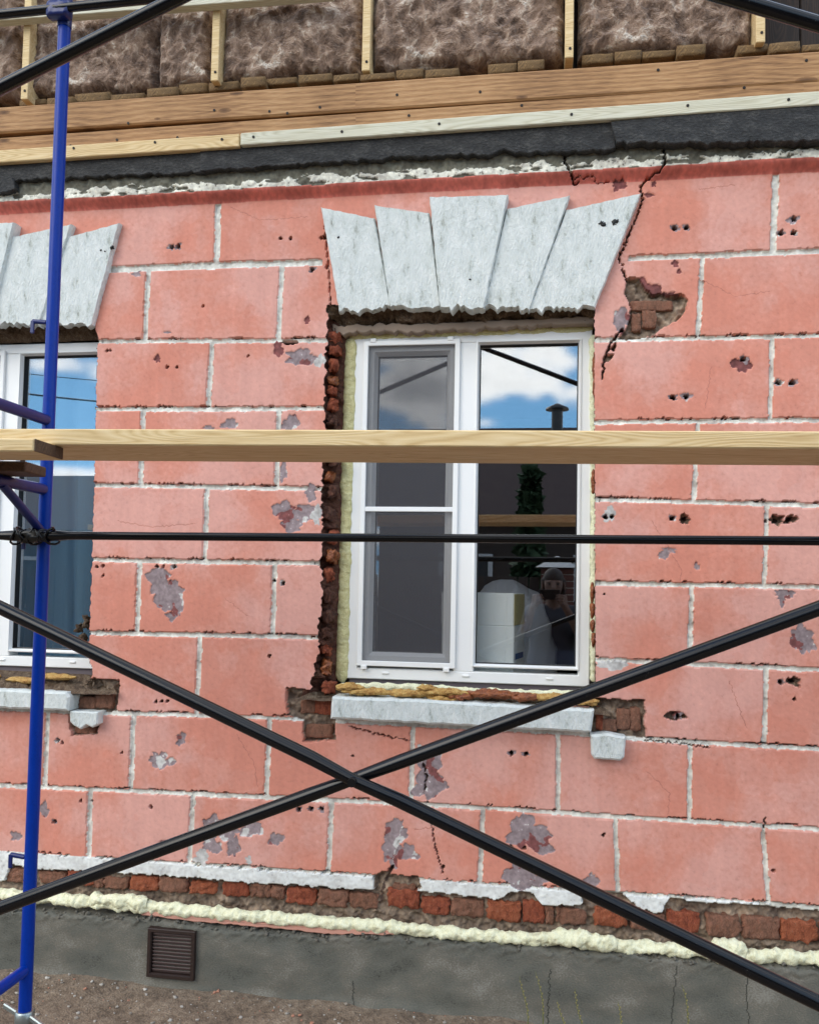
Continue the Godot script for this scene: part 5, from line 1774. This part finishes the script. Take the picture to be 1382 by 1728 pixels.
class Field:
	# a body as a field of distances to tapered bones, joined softly, meshed where it crosses zero
	var lo: Vector3
	var cell: float
	var n: Vector3i
	var f := PackedFloat32Array()
	var tone := PackedByteArray()
	func _init(low: Vector3, high: Vector3, c: float) -> void:
		lo = low
		cell = c
		n = Vector3i(((high - low) / c).ceil()) + Vector3i.ONE
		f.resize(n.x * n.y * n.z)
		f.fill(1.0)
		tone.resize(f.size())
	func bone(a: Vector3, b: Vector3, ra: float, rb: float, k: float, t: int, flat := Vector3.ONE) -> void:
		var m := maxf(ra, rb) * maxf(1.0, maxf(1.0 / flat.x, maxf(1.0 / flat.y, 1.0 / flat.z))) + k + cell * 2.0
		var p0 := Vector3i(((a.min(b) - lo - Vector3.ONE * m) / cell).floor()).clamp(Vector3i.ZERO, n - Vector3i.ONE)
		var p1 := Vector3i(((a.max(b) - lo + Vector3.ONE * m) / cell).ceil()).clamp(Vector3i.ZERO, n - Vector3i.ONE)
		var ab := b - a
		var l2 := maxf(ab.length_squared(), 1e-9)
		for z in range(p0.z, p1.z + 1):
			for y in range(p0.y, p1.y + 1):
				var at := (z * n.y + y) * n.x + p0.x
				for x in range(p0.x, p1.x + 1):
					var v := lo + Vector3(x, y, z) * cell - a
					var h := clampf(v.dot(ab) / l2, 0.0, 1.0)
					var d := ((v - ab * h) * flat).length() - lerpf(ra, rb, h)
					var g := f[at]
					if d < g:
						tone[at] = t
					var e := maxf(k - absf(d - g), 0.0)
					f[at] = minf(d, g) - e * e * 0.25 / k
					at += 1
	func into(vs: PackedVector3Array, ns: PackedVector3Array, cs: PackedColorArray, ix: PackedInt32Array, cols: Array) -> void:
		var id := PackedInt32Array()
		id.resize(f.size())
		id.fill(-1)
		var nx := n.x
		var nxy := n.x * n.y
		var off := PackedInt32Array([0, 1, nx, nx + 1, nxy, nxy + 1, nxy + nx, nxy + nx + 1])
		for z in range(1, n.z - 2):
			for y in range(1, n.y - 2):
				for x in range(1, n.x - 2):
					var c := z * nxy + y * nx + x
					if absf(f[c]) > cell * 2.5:
						continue
					var mask := 0
					for q in 8:
						if f[c + off[q]] < 0.0:
							mask |= 1 << q
					if mask == 0 or mask == 255:
						continue
					var sum := Vector3.ZERO
					var cnt := 0
					for q in 8:
						for ax in 3:
							var r := q | (1 << ax)
							if r != q and ((mask >> q) & 1) != ((mask >> r) & 1):
								var t := f[c + off[q]] / (f[c + off[q]] - f[c + off[r]])
								var p := Vector3(q & 1, (q >> 1) & 1, q >> 2)
								p[ax] += t
								sum += p
								cnt += 1
					id[c] = vs.size()
					vs.append(lo + (Vector3(x, y, z) + sum / cnt) * cell)
					ns.append(Vector3(f[c + 1] - f[c - 1] + f[c + 1 + nx] - f[c - 1 + nx], f[c + nx] - f[c - nx] + f[c + nx + 1] - f[c - nx + 1], f[c + nxy] - f[c - nxy] + f[c + nxy + 1] - f[c - nxy + 1]).normalized())
					cs.append(cols[tone[c]])
		var step := [1, nx, nxy]
		for z in range(2, n.z - 2):
			for y in range(2, n.y - 2):
				for x in range(2, n.x - 2):
					var c := z * nxy + y * nx + x
					if absf(f[c]) > cell * 2.5:
						continue
					for ax in 3:
						var inside := f[c] < 0.0
						if inside == (f[c + step[ax]] < 0.0):
							continue
						var u: int = step[(ax + 1) % 3]
						var w: int = step[(ax + 2) % 3]
						var q0 := id[c]
						var q1 := id[c - u]
						var q2 := id[c - u - w]
						var q3 := id[c - w]
						if q0 < 0 or q1 < 0 or q2 < 0 or q3 < 0:
							continue
						if inside:
							ix.append_array(PackedInt32Array([q0, q2, q1, q0, q3, q2]))
						else:
							ix.append_array(PackedInt32Array([q0, q1, q2, q0, q2, q3]))


func build_photographer() -> void:
	# stands behind the camera and holds it: only the pane shows this figure
	var cx := 0.10
	var at := Vector3(cx, 0, 3.3)
	var o := thing("person", "person in a dark top and jeans holding up a phone, mirrored in the pane", "person", at)
	var skin := Color(0.13, 0.075, 0.058)  # toned down: the shadow on the figure's front is put into this colour
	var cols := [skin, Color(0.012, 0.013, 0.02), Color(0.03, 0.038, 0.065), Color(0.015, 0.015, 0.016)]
	var vs := PackedVector3Array()
	var ns := PackedVector3Array()
	var cs := PackedColorArray()
	var ix := PackedInt32Array()
	var body := Field.new(Vector3(-0.42, -0.03, -0.36), Vector3(0.42, 1.42, 0.24), 0.013)
	# trunk
	body.bone(Vector3(-0.07, 0.92, 0), Vector3(0.07, 0.92, 0), 0.125, 0.125, 0.05, 2, Vector3(1, 1, 1.1))
	body.bone(Vector3(-0.05, 1.05, 0.0), Vector3(0.05, 1.05, 0.0), 0.115, 0.115, 0.06, 1, Vector3(1, 1, 1.15))
	body.bone(Vector3(-0.07, 1.19, 0.005), Vector3(0.07, 1.19, 0.005), 0.12, 0.12, 0.07, 1, Vector3(1, 1, 1.15))
	body.bone(Vector3(-0.15, 1.285, 0.01), Vector3(0.15, 1.285, 0.01), 0.06, 0.06, 0.06, 1)
	body.bone(Vector3(0, 1.29, 0.0), Vector3(0, 1.41, -0.03), 0.058, 0.05, 0.02, 0)
	for s: float in [-1.0, 1.0]:
		var hip := Vector3(s * 0.085, 0.86, 0)
		var knee := Vector3(s * 0.095, 0.46, -0.015)
		var ankle := Vector3(s * 0.1, 0.08, 0.03)
		body.bone(hip, knee, 0.088, 0.058, 0.04, 2)
		body.bone(knee, ankle, 0.057, 0.043, 0.02, 2)
		body.bone(ankle + Vector3(0, -0.03, 0.03), ankle + Vector3(s * 0.02, -0.045, -0.15), 0.042, 0.034, 0.02, 3)
		var sh := Vector3(s * 0.17, 1.275, 0.0)
		var el := Vector3(s * 0.235, 1.06, -0.1)
		var wr := Vector3(s * 0.125 - 0.03, 1.315, -0.255)
		body.bone(sh, el, 0.052, 0.042, 0.03, 1)
		body.bone(el, el.lerp(wr, 0.25), 0.043, 0.04, 0.02, 1)
		body.bone(el.lerp(wr, 0.25), wr, 0.037, 0.026, 0.012, 0)
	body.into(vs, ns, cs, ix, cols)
	# head, looking at the phone
	var hc := Vector3(0.0, 1.49, -0.05)
	var head := Field.new(hc + Vector3(-0.12, -0.16, -0.15), hc + Vector3(0.12, 0.17, 0.15), 0.006)
	head.bone(hc + Vector3(0, 0.035, 0.02), hc + Vector3(0, 0.03, -0.01), 0.074, 0.07, 0.02, 0, Vector3(1.06, 0.93, 0.93))
	head.bone(hc + Vector3(0, -0.02, -0.03), hc + Vector3(0, -0.075, -0.055), 0.062, 0.034, 0.03, 0)
	head.bone(hc + Vector3(0, 0.012, -0.088), hc + Vector3(0, -0.022, -0.106), 0.009, 0.014, 0.012, 0)
	head.bone(hc + Vector3(-0.02, -0.052, -0.088), hc + Vector3(0.02, -0.052, -0.088), 0.006, 0.006, 0.006, 0)
	head.bone(hc + Vector3(-0.02, -0.062, -0.087), hc + Vector3(0.02, -0.062, -0.087), 0.007, 0.007, 0.004, 0)
	head.bone(hc + Vector3(0, -0.06, 0.0), hc + Vector3(0, -0.16, 0.03), 0.05, 0.05, 0.03, 0)
	for s: float in [-1.0, 1.0]:
		head.bone(hc + Vector3(s * 0.03, 0.026, -0.084), hc + Vector3(s * 0.045, 0.024, -0.078), 0.008, 0.006, 0.01, 0)
		head.bone(hc + Vector3(s * 0.082, 0.02, 0.005), hc + Vector3(s * 0.082, -0.025, 0.0), 0.013, 0.01, 0.006, 0, Vector3(1.6, 1, 0.8))
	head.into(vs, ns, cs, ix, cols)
	# hands: four fingers behind the phone's back edge and a thumb on its face, at both ends
	for s: float in [-1.0, 1.0]:
		var wr := Vector3(s * 0.125 - 0.03, 1.315, -0.255)
		var palm := Vector3(s * 0.100 - 0.03, 1.385, -0.272)
		var hand := Field.new(palm + Vector3(-0.09, -0.11, -0.065), palm + Vector3(0.09, 0.08, 0.075), 0.0042)
		hand.bone(wr, palm + Vector3(0, -0.03, 0), 0.025, 0.024, 0.015, 0)
		hand.bone(palm + Vector3(s * 0.006, -0.03, 0.004), palm + Vector3(s * 0.004, 0.018, 0.0), 0.024, 0.022, 0.015, 0, Vector3(1, 1, 1.3))
		for q in 4:
			var ly: float = 0.026 - 0.0185 * q
			var ln: float = [0.92, 1.0, 0.95, 0.78][q]
			var k0 := palm + Vector3(s * 0.004, ly, -0.010)
			var k1 := k0 + Vector3(-s * 0.012, 0.006, -0.026) * ln
			var k2 := k1 + Vector3(-s * 0.026, 0.003, -0.004) * ln
			var k3 := k2 + Vector3(-s * 0.019, -0.001, 0.006) * ln
			hand.bone(k0, k1, 0.0098, 0.009, 0.004, 0)
			hand.bone(k1, k2, 0.009, 0.0082, 0.003, 0)
			hand.bone(k2, k3, 0.0082, 0.0068, 0.003, 0)
		var t0 := palm + Vector3(-s * 0.004, -0.03, 0.012)
		var t1 := palm + Vector3(-s * 0.028, -0.014, 0.020)
		var t2 := palm + Vector3(-s * 0.046, 0.006, 0.016)
		hand.bone(t0, t1, 0.013, 0.0105, 0.008, 0)
		hand.bone(t1, t2, 0.0105, 0.0085, 0.003, 0)
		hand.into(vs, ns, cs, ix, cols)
	var arr := []
	arr.resize(Mesh.ARRAY_MAX)
	arr[Mesh.ARRAY_VERTEX] = vs
	arr[Mesh.ARRAY_NORMAL] = ns
	arr[Mesh.ARRAY_COLOR] = cs
	arr[Mesh.ARRAY_INDEX] = ix
	var me := ArrayMesh.new()
	me.add_surface_from_arrays(Mesh.PRIMITIVE_TRIANGLES, arr)
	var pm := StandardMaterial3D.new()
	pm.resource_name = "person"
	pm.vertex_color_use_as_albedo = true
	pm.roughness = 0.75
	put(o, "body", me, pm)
	# hair: a cap over the skull and down the nape
	var hv := PackedVector3Array()
	var hn := PackedVector3Array()
	var hk := PackedColorArray()
	var hi := PackedInt32Array()
	var hair := Field.new(hc + Vector3(-0.13, -0.16, -0.14), hc + Vector3(0.13, 0.17, 0.17), 0.007)
	hair.bone(hc + Vector3(0, 0.055, 0.035), hc + Vector3(0, 0.06, -0.015), 0.078, 0.07, 0.02, 0, Vector3(1.02, 0.95, 0.95))
	hair.bone(hc + Vector3(0, 0.0, 0.06), hc + Vector3(0, -0.09, 0.075), 0.065, 0.045, 0.03, 0)
	for s: float in [-1.0, 1.0]:
		hair.bone(hc + Vector3(s * 0.07, 0.03, 0.03), hc + Vector3(s * 0.075, -0.07, 0.035), 0.026, 0.018, 0.02, 0)
	hair.into(hv, hn, hk, hi, [Color.WHITE])
	var ha := []
	ha.resize(Mesh.ARRAY_MAX)
	ha[Mesh.ARRAY_VERTEX] = hv
	ha[Mesh.ARRAY_NORMAL] = hn
	ha[Mesh.ARRAY_INDEX] = hi
	var hm := ArrayMesh.new()
	hm.add_surface_from_arrays(Mesh.PRIMITIVE_TRIANGLES, ha)
	put(o, "hair", hm, M.hair_dark)
	for s: float in [-1.0, 1.0]:
		put(o, "eye", blob(Vector3(0.011, 0.007, 0.006), 0.0, 4, 1.0, 8, 10), M.gasket, hc + Vector3(s * 0.031, 0.012, -0.085))
	# the phone, its lens corner next to the eye point of the picture
	var ph := thing("phone", "black phone held sideways in both hands by the mirrored person", "phone", Vector3(0.07, 1.424, 3.024))
	put(ph, "case", box_mesh(Vector3(0.154, 0.074, 0.009), 0.002), M.phone_black)
	put(ph, "screen", box_mesh(Vector3(0.146, 0.067, 0.0008)), M.gasket, Vector3(0, 0, 0.0049))
	var lens := CylinderMesh.new()
	lens.top_radius = 0.006
	lens.bottom_radius = 0.007
	lens.height = 0.003
	lens.radial_segments = 16
	for q: Array in [[-0.064, 0.026], [-0.064, 0.008]]:
		put(ph, "lens", lens, M.iron, Vector3(q[0], q[1], -0.006), Vector3(-PI / 2, 0, 0))


func build_weeds() -> void:
	var spots := [[905, 1640, 0.1, "tallest weed stem with seeds before the plinth"], [878, 1648, 0.13, "thin weed stem nearest the vent grille"], [940, 1688, 0.12, "short weed stem beside the tall bent one"], [968, 1668, 0.1, "tall bent weed stem before the plinth"], [1040, 1690, 0.12, "short weed stem under the black brace"], [1150, 1662, 0.1, "upright weed stem standing apart from the others, by a plinth crack"]]
	var sd := 700
	for q: Array in spots:
		sd += 1
		var tip := W(q[0], q[1], q[2])
		var o := thing("weed_stem", q[3], "weed", Vector3(tip.x + 0.03, 0.0, q[2] + 0.02), "weed stems before the plinth")
		var loc := tip - o.position
		var b := Build.new(true)
		var pt := PackedVector3Array()
		for i in 7:
			var t := i / 6.0
			pt.append(Vector3(loc.x * pow(t, 1.5), loc.y * t, loc.z * t) + Vector3(0.004 * sin(t * 7.0 + sd), 0, 0))
		b.tube(pt, PackedFloat32Array([0.0026, 0.0024, 0.0022, 0.002, 0.0018, 0.0014, 0.0008]), 6)
		put(o, "stem", b.done(), M.stem_green)
		var s := Build.new(true)
		for i in 12:
			var t := 0.35 + 0.6 * i / 12.0
			var c := along(pt, t)
			var d := Vector3(0.0035 * (1.0 if i % 2 == 0 else -1.0), 0.008, 0.002)
			s.tube(PackedVector3Array([c, c + d * 0.6, c + d]), PackedFloat32Array([0.0008, 0.0028, 0.0006]), 6)
		put(o, "seed_head", s.done(), M.stem_dry)
